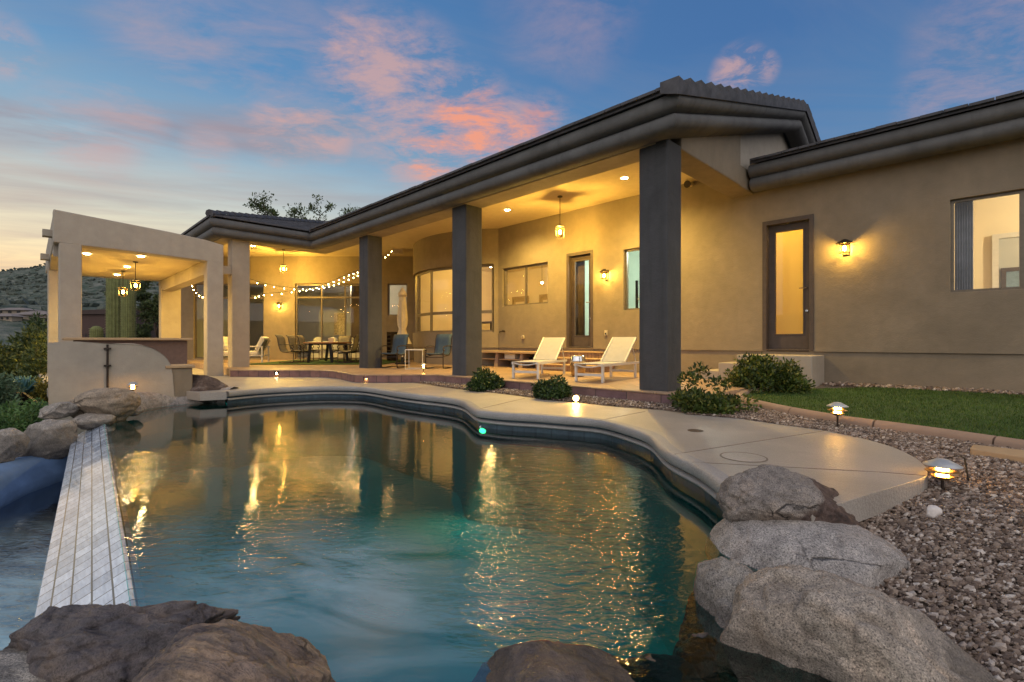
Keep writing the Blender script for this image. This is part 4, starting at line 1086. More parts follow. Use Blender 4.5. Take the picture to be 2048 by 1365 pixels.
lc = make_lounge(); tag(lc,'white framed lounge chair with cream cushions beside the diagonal wall','lounge chair','white lounge chairs'); lc.location = vloc(-9.72,18.3); lc.rotation_euler = (0,0,R(45-80))
l2 = copy_tree(lc); l2['label'] = 'white framed lounge chair with cream cushions half hidden behind the tan pillar'; l2.location = vloc(-11.0,19.1); l2.rotation_euler = (0,0,R(45+90))
# closed umbrella
t = empty('closed_umbrella',vloc(-3.92,17.3)); tag(t,'closed cream garden umbrella standing by the small square window','umbrella')
MB().tube([(0,0,0),(0,0,2.72)],.022,10).build('pole',M['white'],t,world=False)
MB().lathe([(.0001,0),(.27,.0),(.27,.05),(.06,.08),(.04,.25)],(0,0,0),18).build('base',M['black'],t,world=False)
mb = MB(); n = 24; prof = [(.045,2.62),(.10,2.45),(.12,2.2),(.135,1.9),(.15,1.6),(.14,1.40),(.10,1.25),(.17,.98),(.26,.72)]
vs = []
for r,z in prof:
    for k in range(n):
        a = 2*math.pi*k/n; rr = r*(1+.28*math.cos(8*a)*min(1,(2.62-z)*1.2)); vs.append((rr*math.cos(a),rr*math.sin(a),z))
fs = [(i*n+k,i*n+(k+1)%n,(i+1)*n+(k+1)%n,(i+1)*n+k) for i in range(len(prof)-1) for k in range(n)]
mb.add(vs,fs).build('canopy',M['canvas'],t,True,world=False)
MB().lathe([(.125,1.24),(.125,1.28)],(0,0,0),18).build('tie_strap',M['canvas'],t,world=False)
MB().lathe([(.0001,2.76),(.14,2.55),(.165,2.42),(.15,2.43)],(0,0,0),8).build('vent_cap',M['canvas'],t,True,world=False)
# loungers
def make_lounger():
    t = empty('sun_lounger')             # y=0 foot end, +y towards the head
    for s in (-1,1):
        MB().bar((s*.29,0,.335),(s*.29,1.93,.335),.035,.05).build('side_rail',M['white'],t,world=False)
        for y in (.06,1.74): MB().box(s*.29-.022,s*.29+.022,y-.03,y+.03,0,.335).build('leg',M['white'],t,bevel=.004,world=False)
        MB().bar((s*.275,1.18,.37),(s*.275,1.82,.89),.03,.035).build('back_rail',M['white'],t,world=False)
        MB().bar((s*.26,1.62,.72),(s*.26,1.84,.36),.02,.02).build('back_strut',M['white'],t,world=False)
    for y in (.06,1.74): MB().box(-.27,.27,y-.018,y+.018,.12,.17).build('crossbar',M['white'],t,world=False)
    MB().tube(curve_pts([(-.27,.02,.335),(-.1,.01,.30),(.1,.01,.30),(.27,.02,.335)],4),.014,6).build('foot_tube',M['white'],t,True,world=False)
    MB().hexa([(-.285,.02,.352),(.285,.02,.352),(.285,1.20,.352),(-.285,1.20,.352),(-.285,.02,.364),(.285,.02,.364),(.285,1.20,.364),(-.285,1.20,.364)]).build('seat_sling',M['sling_white'],t,world=False)
    MB().hexa([(-.285,1.20,.36),(.285,1.20,.36),(.285,1.85,.89),(-.285,1.85,.89),(-.285,1.19,.374),(.285,1.19,.374),(.285,1.84,.904),(-.285,1.84,.904)]).build('back_sling',M['sling_white'],t,world=False)
    return t
def lounger_at(t, a, b, c):             # a,b foot-end leg points, c rear leg
    m = (Vector(a)+Vector(b))/2; d = (Vector(c)-Vector(a)); ang = math.atan2(d.y,d.x)-math.pi/2
    off = Vector((-math.sin(ang),math.cos(ang),0))*(-.06); t.location = (m.x+off.x,m.y+off.y,ZP+.003); t.rotation_euler = (0,0,ang)
lo = make_lounger(); tag(lo,'white sling sun lounger with raised back, left one of two on the patio','sun lounger','white sun loungers')
lounger_at(lo, cam_loc(1027,757.4), cam_loc(1076,758), cam_loc(1084,748.2))
l3 = copy_tree(lo); l3['label'] = 'white sling sun lounger with raised back beside the front grey pillar'
lounger_at(l3, cam_loc(1153,763.4), cam_loc(1205,766), cam_loc(1224,753.4))
# hammered stool
p = cam_loc(1156,753); t = empty('drum_stool',p); tag(t,'hammered metal drum stool between the two white loungers','stool')
MB().lathe([(.14,0),(.155,.04),(.175,.18),(.185,.28),(.18,.30)],(0,0,0),28).build('drum_base',M['copperish'],t,True,world=False)
MB().lathe([(.18,.302),(.178,.36),(.165,.46),(.15,.485),(.0001,.49)],(0,0,0),28).build('drum_top',M['chrome'],t,True,world=False)
# bench with shelf along the wall
t = place('wall_bench',(-11.0,10.9,ZP)); tag(t,'low concrete bench with a shelf under it along the patio wall','bench')
MB().box(-12.2,-9.25,10.55,11.17,.64,.71).build('bench_top',M['flagstone'],t,bevel=.012)
MB().box(-12.1,-9.3,10.68,11.15,.42,.455).build('shelf',M['flagstone'],t,bevel=.008)
for X in (-11.35,-10.25,-9.4): 
    MB().hexa([(X-.08,10.6,ZP),(X+.08,10.6,ZP),(X+.08,11.14,ZP),(X-.08,11.14,ZP),(X-.055,10.66,.638),(X+.055,10.66,.638),(X+.055,11.14,.638),(X-.055,11.14,.638)]).build('pedestal',M['kerb'],t)
t = place('storage_box',(-10.85,10.85,.456)); tag(t,'white storage box on the shelf of the wall bench','box')
MB().box(-11.08,-10.62,10.74,11.0,.456,.61).build('box_body',M['white'],t,bevel=.01); MB().box(-11.09,-10.61,10.73,11.01,.612,.63).build('lid',M['white'],t,bevel=.005)
t = place('shoes',(-9.9,10.8,.456)); tag(t,'dark pair of shoes on the right end of the bench shelf','shoes')
for X in (-10.0,-9.84): MB().sph((X,10.82,.495),.05,10,7,(.8,2.2,.75)).build('shoe',M['black'],t,True)
# steps to the narrow door
t = place('entry_steps',(-8.4,10.5,ZP)); tag(t,'three stone steps rising to the narrow glazed patio door','steps')
for i,(y,x0,x1) in enumerate([(10.28,-9.35,-7.25),(10.58,-9.2,-7.35),(10.86,-9.1,-7.45)]):
    z1 = ZP+.175*(i+1); z0 = ZP if i == 0 else ZP+.175*i
    MB().box(x0+.03,x1-.03,y,11.17,z0,z1-.03).build('step_riser',M['step_stone'],t); MB().box(x0,x1,y-.03,11.175,z1-.03,z1+.004).build('tread',M['flagstone'],t,bevel=.008)
t = place('side_landing',(-3.0,10.7,.2)); tag(t,'stucco landing with steps below the dark glazed door with the blind','steps')
MB().box(-3.75,-2.40,10.25,11.17,.0,.735).build('landing',M['stucco_pale'],t,bevel=.015)
for i,(x0,x1,z) in enumerate([(-4.12,-3.752,.56),(-4.5,-4.122,.385)]): MB().box(x0,x1,10.25,11.17,.0,z).build('step',M['stucco_pale'],t,bevel=.012)
# ceiling speaker, outlets, hose bibs, camera
def small(name, loc, label, cat, parts, rz=0):
    t = empty(name, loc, rz); tag(t,label,cat)
    for nm,mb,mat in parts: mb.build(nm,mat,t,world=False)
    return t
p = gd(796,503,19.9); small('wall_speaker',p,'boxy speaker under the patio ceiling behind the grey pillar','speaker',[('speaker_box',MB().box(-.2,.2,-.12,.12,-.11,.11),M['plastic']),('bracket',MB().box(-.04,.04,.12,.5,-.03,.03),M['plastic'])],R(60))
p = gy(1374,366,10.9); small('flood_light',(p.x,10.95,p.z),'small round unlit flood lamp high on the wall beside the front grey pillar','flood lamp',[('mount',MB().tube([(0,.2,.02),(0,.05,0)],.05,10),M['plastic']),('head',MB().tube([(0,.07,.0),(0,-.04,-.03)],[.05,.085],14),M['brown'])])
p = gy(1213,666,11.15); small('wall_outlet',(p.x,11.13,p.z),'small covered outlet on the wall below the right patio lantern','outlet',[('outlet_cover',MB().box(-.04,.04,-.02,.02,-.07,.07),M['plastic']),('socket_face',MB().box(-.022,.022,-.028,-.02,-.05,-.0),M['plastic_dark'])])
p = gy(1047,675,11.15); small('wall_vent',(p.x,11.13,p.z),'small round cap on the wall above the bench','vent',[('vent_ring',MB().tube([(0,.02,0),(0,-.03,0)],.062,16),M['plastic']),('vent_face',MB().tube([(0,-.031,0),(0,-.045,0)],[.045,.03],14),M['stucco'])])
p = gy(1007,663,11.15); small('hose_tap',(p.x,11.1,p.z),'pair of small hose taps on the wall left of the round cap','tap',[('spout',MB().tube([(-.07,.04,0),(-.07,-.05,-.01),(-.07,-.07,-.06)],.018,8),M['brown']),('tap_handle',MB().tube([(.07,.04,0),(.07,-.06,0)],[.02,.035],8),M['brown'])])
# brown brick stack / grill by umbrella
t = empty('log_rack',vloc(-4.9,19.8)); tag(t,'dark narrow slatted rack behind the left blue chair','rack')
for k in range(7): MB().box(-.16,.16,-.15,.15,.10+.16*k,.13+.16*k).build('slat',M['brown'],t,world=False)
for s in (-1,1): MB().box(s*.16-.012,s*.16+.012,-.16,.16,0,1.2).build('side_post',M['brown'],t,world=False)
# deck lids
for (px,py,r,nm,lab,mat) in ((1487,915,.19,'skimmer_lid','round skimmer lid set flush in the concrete deck',M['deck']),(1391,862,.085,'drain_cover','small dark drain cover set in the concrete deck',plain('drain_metal',(.12,.09,.075),.5,.5))):
    p = gz(px,py,0); t = place(nm,tuple(p)); tag(t,lab,'lid'); RM = plain('lid_seam',(.2,.16,.125),.8)
    MB().lathe([(r,.001),(r,.004),(r*.93,.0055),(r*.93,.003)],tuple(p),32).build('rim',RM if r > .1 else mat,t)
    MB().lathe([(.0001,.0045),(r*.92,.004)],tuple(p),32).build('lid_plate',mat,t)

# ---- kerb round the lawn: separate cast segments
Lc = [0.0]
for a,b in zip(curb,curb[1:]): Lc.append(Lc[-1]+(b-a).length)
def at_len(s):
    i = max(j for j in range(len(Lc)-1) if Lc[j] <= s); return curb[i].lerp(curb[i+1], min(1,(s-Lc[i])/max(1e-6,Lc[i+1]-Lc[i])))
kb = place('lawn_kerb',tuple(curb[0])); tag(kb,'curved pinkish concrete kerb in jointed lengths round the artificial lawn','kerb')
s = 0.0
while s < Lc[-1]-.1:
    e = min(s+1.02, Lc[-1]-.001); path = [at_len(s+(e-.015-s)*i/8) for i in range(9)]
    rows = []
    for o,dz in [(.0,-.12),(.0,.03),(.015,.055),(.05,.07),(.09,.068),(.125,.05),(.14,.02),(.14,-.12)]:
        qv = offset_path(path,o); rows.append([(v.x,v.y,ground(v.x,v.y)+dz) for v in qv])
    m = 9; mb = MB(); mb.v = [v for r_ in rows for v in r_]
    mb.f = [(j*m+i,j*m+i+1,(j+1)*m+i+1,(j+1)*m+i) for j in range(7) for i in range(8)]+[tuple(j*m for j in range(8)),tuple(j*m+8 for j in reversed(range(8)))]
    mb.build('kerb_length',M['kerb'],kb,auto=50); s = e
# flat stepping stone at the right edge
pp = [gg(1945,892,.03),gg(2060,905,.03),gg(2120,930,.03),gg(2040,917,.03),gg(1940,901,.03)]
k = MB().prism([(p.x,p.y) for p in pp], lambda x,y: ground(x,y)-.03, lambda x,y: ground(x,y)+.045)
tag(k.build('stepping_stone',M['flagstone'],bevel=.01),'flat tan paving stone in the gravel against the lawn kerb','paving stone')
p = gg(1937,962); t = place('irrigation_stake',tuple(p)); tag(t,'thin black irrigation tube on a stake in the gravel','stake')
mb = MB(); a = gg(1937,962,.0); b = gg(1929,960,.0)+Vector((0,0,.17)); c2 = gg(1895,918,.02); mb.tube([a,b],.006,6); mb.build('stake',M['black'],t)
MB().tube([b,(b+c2)/2+Vector((0,0,.02)),c2],.004,5).build('hose',M['black'],t)

# ================================================================ ROCKS
def rockify(seed, sub, rough, cuts, freq=1.3):
    bm = bmesh.new(); bmesh.ops.create_icosphere(bm, subdivisions=sub, radius=1)
    rr = random.Random(seed); pl = []
    for _ in range(cuts):
        v = Vector((rr.gauss(0,1),rr.gauss(0,1),rr.gauss(0,.8))).normalized(); pl.append((v, rr.uniform(.62,.92)))
    off = Vector((seed*3.1,seed*1.7,seed*.9))
    for v in bm.verts:
        d = v.co.normalized(); p = d.copy()
        for nrm, tt in pl:
            k = p.dot(nrm)
            if k > tt: p -= nrm*(k-tt)*.95
        f = noise.fractal(d*freq+off,.9,2.0,3)
        g = noise.fractal(d*freq*4+off,.8,2.1,5)
        rid = abs(noise.noise(d*freq*2.2+off*2))
        g2 = noise.fractal(d*freq*13+off,.75,2.1,5) if sub >= 6 else 0
        rid2 = abs(noise.noise(d*freq*1.1+off*3))
        v.co = p*(1+rough*f+rough*.24*g+rough*.07*g2-rough*.30*max(0,.14-rid)/.14-rough*.22*max(0,.035-rid2)/.035)
    vs = [v.co.copy() for v in bm.verts]; fs = [tuple(v.index for v in f.verts) for f in bm.faces]; bm.free(); return vs, fs
GR = 'boulders around the pool'
def split_rock():
    m = rock_mat('split_boulder',(.19,.16,.14),(.27,.23,.20),(.36,.28,.22),1,0,.85,.9); nt = m.node_tree
    t = NT.__new__(NT); t.t = nt; t.m = m
    b = [n for n in nt.nodes if n.type == 'BSDF_PRINCIPLED'][0]; src = b.inputs['Base Color'].links[0].from_socket
    co = t.co2(R(-45)); sp_ = t.n('ShaderNodeSeparateXYZ'); t.l(co, sp_.inputs[0])
    # dark freshly split face: low, right and towards the pool
    f = t.math('ADD', t.math('MULTIPLY', sp_.outputs[0], 1.5), t.math('MULTIPLY_ADD', sp_.outputs[2], -2.6, .42))
    f = t.math('ADD', f, t.math('MULTIPLY', t.math('SUBTRACT', t.noise(co, 7, 5, .6), .5), .55))
    k = t.ramp(f, [(.06,(0,)*3),(.16,(1,)*3)]); dk = t.ramp(t.noise(co, 22, 7, .72), [(.34,(.02,.014,.013)),(.52,(.085,.05,.04)),(.68,(.17,.12,.10))])
    t.l(t.mix(t.math('MULTIPLY', k, .9), src, dk), b.inputs['Base Color']); return m
def boulder(label, px, py, wpx, hpx, d, mat, seed, depth=.8, roll=0, sub=5, rough=.16, cuts=7, yaw=0, skew=0):
    c = gd(px,py,d); a = wpx/2/FPX*d; h = hpx/2/FPX*d; b = max(a,h)*depth if depth < 3 else depth
    vs, fs = rockify(seed, sub, rough, cuts)
    Mx = Matrix.Rotation(R(45),3,'Z') @ Matrix.Rotation(R(-roll),3,'Y') @ Matrix.Rotation(R(yaw),3,'Z')
    for v in vs:
        if skew: v.z *= 1-skew*max(-1,min(1,v.x))
    mx = max(abs(v.x) for v in vs); mz = max(abs(v.z) for v in vs)
    mb = MB(); mb.v = [tuple(Mx @ Vector((v.x*a/mx, v.y*b, v.z*h/mz))) for v in vs]; mb.f = fs
    o = mb.build('boulder', mat, None, True); o.location = c; tag(o,label,'boulder',GR); return o
RG = rock_mat('grey_granite',(.21,.185,.165),(.33,.295,.26),(.44,.36,.285),1,0,.85,.95)
RG2 = rock_mat('tan_granite',(.27,.22,.18),(.39,.33,.275),(.49,.375,.285),1,0,.85,.95)
RB = rock_mat('brown_wet_rock',(.05,.044,.05),(.12,.10,.10),(.22,.16,.12),1.2,0,.6,.7,1)
RS = rock_mat('banded_wet_rock',(.11,.09,.095),(.25,.19,.155),(.38,.28,.18),1,.9,.45,.3,1)
RD = rock_mat('dark_split_rock',(.045,.032,.03),(.11,.075,.06),(.24,.20,.18),1.3,0,.85,.7); RP = split_rock()
RT = rock_mat('tan_boulder',(.20,.155,.115),(.31,.245,.18),(.40,.315,.235),.5,0,.9,.6)
boulder('long dark wet boulder at the bottom left on the end of the spillway',190,1345,600,280,1.95,RB,11,.45,9,7,.17,10)
boulder('grey flat topped rock at the very bottom left corner',60,1420,520,180,1.75,RG,12,.6,-8,5,.14,6)
boulder('flat streaky brown rock at the bottom, wet, standing in the pool edge',432,1408,440,300,1.62,RS,13,.7,-4,7,.12,11)
boulder('brown rock just breaking the water at the bottom middle',1122,1412,420,205,1.75,RB,14,.7,0,5,.10,4)
boulder('small brown rock at the bottom between the water and the grey boulders',1335,1400,260,125,1.85,RB,15,.8,-6,5,.14,6)
boulder('big round speckled granite boulder at the bottom right',1720,1430,620,560,2.0,RG2,16,.75,-6,7,.11,8,0,.34)
boulder('upright grey granite boulder at the pool edge left of the big round one',1462,1285,205,320,2.3,RG,17,.8,-4,6,.13,9)
boulder('smooth grey granite mound under the dark split boulder',1615,1132,390,215,2.95,M['granite_rim'],18,.95,-6,5,.05,2)
boulder('dark split boulder with a pale left side on the end of the deck',1572,1022,266,168,3.1,RP,19,.75,-7,6,.12,10)
boulder('small rusty rock at the foot of the upright granite boulder',1400,1330,110,120,2.05,RB,20,.8,0,5,.14,6)
boulder('tan overhanging boulder at the far end of the spillway',212,810,128,78,7.7,RT,21,.8,4,5,.12,6)
boulder('grey boulder base at the far end of the spillway under the tan one',192,841,72,42,7.4,RG,22,.9,0,5,.12,6)
boulder('flat grey boulder left of the tan one above the lower basin',119,822,68,34,7.3,RG,23,.9,10,5,.12,6)
boulder('large grey boulder leaning over the blue basin wall',95,885,112,90,6.75,RG,24,.8,26,5,.12,6)
boulder('round grey boulder at the left edge of the photo above the blue basin',14,892,70,68,6.2,RG,25,.8,35,5,.12,6)
boulder('small brown rock between the two grey boulders above the basin',60,920,120,50,6.9,RT,26,.8,0,4,.14,6)
boulder('dark mauve slanting boulder at the far pool corner before the stucco ledge',414,780,100,50,10.1,RD,27,.8,-24,5,.10,6)
boulder('tiny rock wedged under the tan boulder',265,822,40,22,7.9,RG,29,.8,0,4,.14,5)
o = boulder('white quartz stone lying on the gravel below the path light',1866,1024,32,28,2.95,plain('white_quartz',(.62,.56,.52),.7,0,.15,30,.5,60),28,.9,10,3,.12,8); o['category'] = 'stone'; o['group'] = 'loose stones'
# gravel stones
def ico_small():
    bm = bmesh.new(); bmesh.ops.create_icosphere(bm, subdivisions=1, radius=1); v = np.array([x.co[:] for x in bm.verts]); f = np.array([[q.index for q in p.verts] for p in bm.faces]); bm.free(); return v, f
def inside(P, poly):
    x, y = P[:,0], P[:,1]; r = np.zeros(len(P), bool); j = len(poly)-1
    for i in range(len(poly)):
        xi, yi = poly[i][:2]; xj, yj = poly[j][:2]
        c = ((yi > y) != (yj > y)) & (x < (xj-xi)*(y-yi)/(yj-yi+1e-12)+xi); r ^= c; j = i
    return r
rng = np.random.default_rng(5)
def scatter(poly, n):
    P = np.array([p[:2] for p in poly]); lo, hi = P.min(0), P.max(0); out = np.zeros((0,2))
    while len(out) < n:
        q = rng.uniform(lo,hi,(n*2,2)); out = np.vstack([out,q[inside(q,poly)]])
    return out[:n]
vg = np.vectorize(ground)
def gravel(name, poly, n, s0, s1, mat, zoff=-.022, n_var=8):
    P = scatter(poly, n); bv, bf = ico_small(); var = []
    for k in range(n_var):
        var.append(bv*(1+.28*rng.normal(size=(len(bv),1))).clip(.6,1.4))
    V = np.zeros((n,len(bv),3)); s = s0*(s1/s0)**(rng.random(n)**2.4)
    for i in range(n):
        a = rng.uniform(0,6.28,2); b = var[i % n_var]*np.array([1,.8,.62])*s[i]
        ca,sa = math.cos(a[0]),math.sin(a[0]); cb,sb = math.cos(a[1]*.15),math.sin(a[1]*.15)
        x = b[:,0]*ca-b[:,1]*sa; y = b[:,0]*sa+b[:,1]*ca; z = b[:,2]
        V[i,:,0] = P[i,0]+x*cb-z*sb; V[i,:,1] = P[i,1]+y; V[i,:,2] = z*cb+x*sb
    V[:,:,2] += (vg(P[:,0],P[:,1])+zoff+rng.uniform(0,.016,n))[:,None]
    F = (bf[None]+ (np.arange(n)*len(bv))[:,None,None]).reshape(-1,3)
    o = np_mesh(name, V.reshape(-1,3), F, mat); return o
def gravelmat():
    t = NT('mixed_gravel'); geo = t.n('ShaderNodeNewGeometry')
    col = t.ramp(geo.outputs['Random Per Island'], [(0,(.07,.05,.042)),(.3,(.17,.12,.092)),(.6,(.26,.195,.15)),(.85,(.34,.27,.225)),(1,(.56,.49,.43))])
    n1 = t.noise(t.co(), 120, 3); col = t.mix(.5, col, t.mix(1.0, col, t.ramp(n1,[(.3,(.6,)*3),(.7,(1.3,)*3)]),'MULTIPLY'))
    t.bsdf(col, .85, 0, t.bump(n1,.6,.004), .3); return t.m
M['gravel'] = gravelmat()
near_poly = [gg(*p) for p in [(1700,1005),(1760,985),(1826,966),(1856,958),(1860,930),(2048,898),(2300,930),(2500,1200),(2300,1500),(1900,1450),(1650,1350),(1560,1200)]]
far_poly = [gg(*p) for p in [(1372,826),(1484,834),(1543,843),(1653,858),(1762,884),(1820,907),(1858,940),(2060,910),(2060,896),(1900,874),(1700,847),(1600,830),(1520,813),(1480,800),(1380,805)]]
strip_poly = [(p.x,p.y) for p in [gz(*q_,0) for q_ in [(838,766),(900,776),(1000,787),(1100,800),(1180,808),(1250,815),(1323,820),(1372,826),(1400,806),(1340,800)]]]+[(-3.1,YS-.03),(-9.5,YS-.03)]
wall_poly = [(-2.35,10.7),(6.5,10.8),(6.5,11.17),(-2.35,11.17)]
for nm, pl, n, a, b, zo in [('gravel',near_poly,30000,.008,.025,-.018),('gravel',far_poly,12000,.010,.024,-.022),('gravel',strip_poly,6000,.012,.026,-.02),('gravel',wall_poly,1500,.02,.055,-.0)]:
    tag(gravel(nm,[p[:2] for p in pl],n,a,b,M['gravel'],zo),kind='stuff')
# lawn blades
P = scatter(lawn_poly, 60000); n = len(P); h = rng.uniform(.018,.04,n); a = rng.uniform(0,6.28,n); w = .004
tilt = rng.normal(0,.012,(n,2)); z0 = vg(P[:,0],P[:,1])+.012
V = np.zeros((n,3,3)); V[:,0,0] = P[:,0]-w*np.cos(a); V[:,0,1] = P[:,1]-w*np.sin(a); V[:,1,0] = P[:,0]+w*np.cos(a); V[:,1,1] = P[:,1]+w*np.sin(a)
V[:,2,0] = P[:,0]+tilt[:,0]; V[:,2,1] = P[:,1]+tilt[:,1]; V[:,0,2] = z0; V[:,1,2] = z0; V[:,2,2] = z0+h
tag(np_mesh('lawn', V.reshape(-1,3), np.arange(3*n).reshape(-1,3), leaf_mat('turf_blade',(.028,.065,.010),(.08,.15,.026),.7,(.14,.16,.04))), kind='stuff')

# ================================================================ PLANTS
def leaf_cloud(centers, radii, n, ll, lw, seed, up=.35, shell=.55):
    """n bent leaves gathered in clumps; each leaf is a mesh island of two quads"""
    g = np.random.default_rng(seed); C = np.array(centers, float); Rr = np.array(radii, float)
    k = g.integers(0,len(C),n) if len(C) else None
    d = g.normal(size=(n,3)); d /= np.linalg.norm(d,axis=1)[:,None]
    r = (shell+(1-shell)*g.random(n)**.7)[:,None]
    P = C[k]+d*Rr[k]*r
    ax = d*.8+g.normal(size=(n,3))*.6; ax[:,2] += up; ax /= np.linalg.norm(ax,axis=1)[:,None]
    sd = np.cross(ax, g.normal(size=(n,3))); sd /= np.linalg.norm(sd,axis=1)[:,None]; nm = np.cross(ax,sd)
    L = (ll*(.6+.8*g.random(n)))[:,None]; W = (lw*(.7+.6*g.random(n)))[:,None]
    V = np.zeros((n,6,3)); V[:,0] = P-sd*W*.25; V[:,1] = P+sd*W*.25
    V[:,2] = P+ax*L*.5+sd*W*.5+nm*L*.05; V[:,3] = P+ax*L*.5-sd*W*.5+nm*L*.05
    V[:,4] = P+ax*L+sd*W*.12-nm*L*.08; V[:,5] = P+ax*L-sd*W*.12-nm*L*.08
    b = (np.arange(n)*6)[:,None]
    F = np.concatenate([b+np.array([[0,1,2,3]]), b+np.array([[3,2,4,5]])])
    return V.reshape(-1,3), F
def clumps(rx, ry, rz, n, seed, flat=.0):
    g = np.random.default_rng(seed); out = []; rad = []
    for _ in range(n):
        d = g.normal(size=3); d /= np.linalg.norm(d); d[2] = abs(d[2])*.95+flat
        s = g.uniform(.55,.85); out.append((d[0]*rx*s, d[1]*ry*s, max(.12*rz,d[2]*rz*s))); q = g.uniform(.22,.40); rad.append((rx*q,ry*q,rz*q*.9))
    return out, rad
LV1 = leaf_mat('glossy_dark_leaf',(.012,.03,.010),(.05,.095,.030),.35,(.12,.17,.06))
LV2 = leaf_mat('yellow_green_leaf',(.022,.042,.010),(.085,.125,.028),.45,(.20,.19,.04))
LV3 = leaf_mat('olive_bush_leaf',(.03,.055,.018),(.13,.165,.055),.6,(.11,.12,.045))
LV4 = leaf_mat('grey_green_leaf',(.055,.10,.06),(.15,.24,.14),.6,(.14,.19,.13))
LV5 = leaf_mat('bright_green_leaf',(.045,.11,.032),(.14,.26,.08),.5,(.12,.17,.06))
def shrub(name, label, loc, rx, ry, rz, n, ll, lw, mat, seed, group=None, ncl=26, cat='shrub', extra=None, stems=7):
    t = empty(name, loc); tag(t,label,cat,group)
    C, Rr = clumps(rx,ry,rz,ncl,seed)
    if extra: 
        for e in extra: C.append(e[0]); Rr.append(e[1])
    V,F = leaf_cloud(C,Rr,n,ll,lw,seed,.35,.35); f = np_mesh('foliage',V,F,mat); f.parent = t
    mb = MB(); g = random.Random(seed)
    for _ in range(stems):
        c = g.choice(C); mb.tube([(c[0]*.1,c[1]*.1,-.03),(c[0]*.5,c[1]*.5,c[2]*.5),c],[.012*rz/.4,.009*rz/.4,.004],5)
    mb.build('stems',M['twig'],t,world=False); return t
M['twig'] = plain('brown_twig',(.09,.06,.04),.9,0,.3,20)
GB = 'shrubs along the patio'
shrub('shrub','clipped round dark green shrub at the foot of the middle grey pillar',gz(969,781,-.0),.40,.40,.43,4600,.055,.030,LV1,1,GB)
shrub('shrub','clipped round dark green shrub between the middle pillar and the spot light',gz(1104,798,-.0),.36,.33,.34,4400,.050,.028,LV1,22,GB,19,extra=[((.12,.0,.30),(.15,.13,.12)),((-.2,-.05,.2),(.17,.14,.12))])
shrub('shrub','loose sprawling light green bush at the right foot of the front grey pillar',gz(1410,824,.0),.56,.42,.40,4200,.055,.030,LV2,3,GB,28,extra=[((-.12,.1,.52),(.16,.14,.16)),((-.26,0,.44),(.16,.14,.12)),((.46,.1,.14),(.26,.2,.12)),((.18,.05,.40),(.15,.15,.1))])
shrub('shrub','large rounded yellow green bush in front of the stucco landing at the lawn tip',gg(1533,783),.70,.55,.66,6800,.06,.034,LV2,4,GB,34)
# left garden
def tz(x,y): return terrain_z(x,y)
def on_t(px,d,dz=0): 
    u = (px-1024)/FPX*d; x,y = c2w(u,d); return Vector((x,y,terrain_z(x,y)+dz))
GL = 'bushes in the desert garden'
def bush(label, px, py_top, d, wpx, n, ll, lw, mat, seed, base=None, ncl=34, name='bush'):
    p = on_t(px,d); top = EYE+(HZ-py_top)/FPX*d; rx = wpx/2/FPX*d
    if base is not None: p.z = base
    return shrub(name,label,p,rx,rx,max(.3,top-p.z),n,ll,lw,mat,seed,GL,ncl,'bush',None,9)
bush('wide dense olive green desert bush filling the left edge above the garden',40,643,17,190,12000,.14,.055,LV3,31,ncl=46)
bush('olive green desert bush at the left beside the ramada post',88,660,15.5,90,5000,.12,.05,LV3,32)
bush('tall grey green bush cut by the left edge of the photo',-18,742,9.0,110,5200,.09,.03,LV4,33)
bush('low bright green bush above the grey boulders at the left',48,792,8.2,110,6500,.06,.022,LV5,34,-.72)
bush('bright green bush at the left edge just above the round boulder',-5,800,7.4,110,5200,.06,.022,LV5,35,-.75)
bush('small feathery green bush at the foot of the stucco garden wall',100,800,8.7,60,2200,.05,.018,LV4,36,-.45)
bush('yellow flowering shrub beside the stucco garden wall',88,742,10.5,50,1800,.06,.03,leaf_mat('golden_leaf',(.06,.07,.012),(.18,.15,.02),.5,(.42,.30,.03)),37,-.5)
bush('grey green shrub behind the low boulder beside the agave',22,765,10.2,60,2600,.07,.03,LV4,38,-.6)
bush('olive green bush far left down the slope behind the wide bush',-70,640,22,150,4500,.16,.06,LV3,39)
bush('small dark olive bush between the wide bush and the distant houses',75,628,34,80,3000,.25,.1,LV3,40)
# agave
def agave(loc, r, label):
    t = empty('agave',loc); tag(t,label,'agave',GL); mb = MB(); g = random.Random(3)
    for i in range(42):
        a = i*2.39996; el = .25+1.15*(i/42); L = r*(1.0-.25*(i/42)); d = Vector((math.cos(a)*math.cos(el),math.sin(a)*math.cos(el),math.sin(el))); sd = d.cross(Vector((0,0,1))).normalized(); u = sd.cross(d)
        P = [(0,.05),(.35,.085),(.7,.05),(1,.002)]; vs = []
        for f,w in P:
            c = d*L*f+Vector((0,0,.12*f*f*r)); vs += [c-sd*w*r*1.3+u*w*.5*r, c-u*.02*r, c+sd*w*r*1.3+u*w*.5*r]
        fs = []
        for k in range(3): fs += [(3*k,3*k+1,3*k+4,3*k+3),(3*k+1,3*k+2,3*k+5,3*k+4)]
        mb.add(vs,fs)
    o = mb.build('leaf_rosette',plain('blue_agave_leaf',(.045,.12,.14),.55,0,.25,6),t,True,world=False); s = o.modifiers.new('Thick','SOLIDIFY'); s.thickness = .008
    MB().sph((0,0,.05),.09*r*2,8,6).build('core',M['twig'],t,True,world=False)
p = gd(50,775,12.5); agave((p.x,p.y,-.35),.55,'blue agave rosette in front of the wide olive bush'); p = gd(88,772,12.8); agave((p.x,p.y,-.32),.38,'smaller green agave rosette right of the blue one')
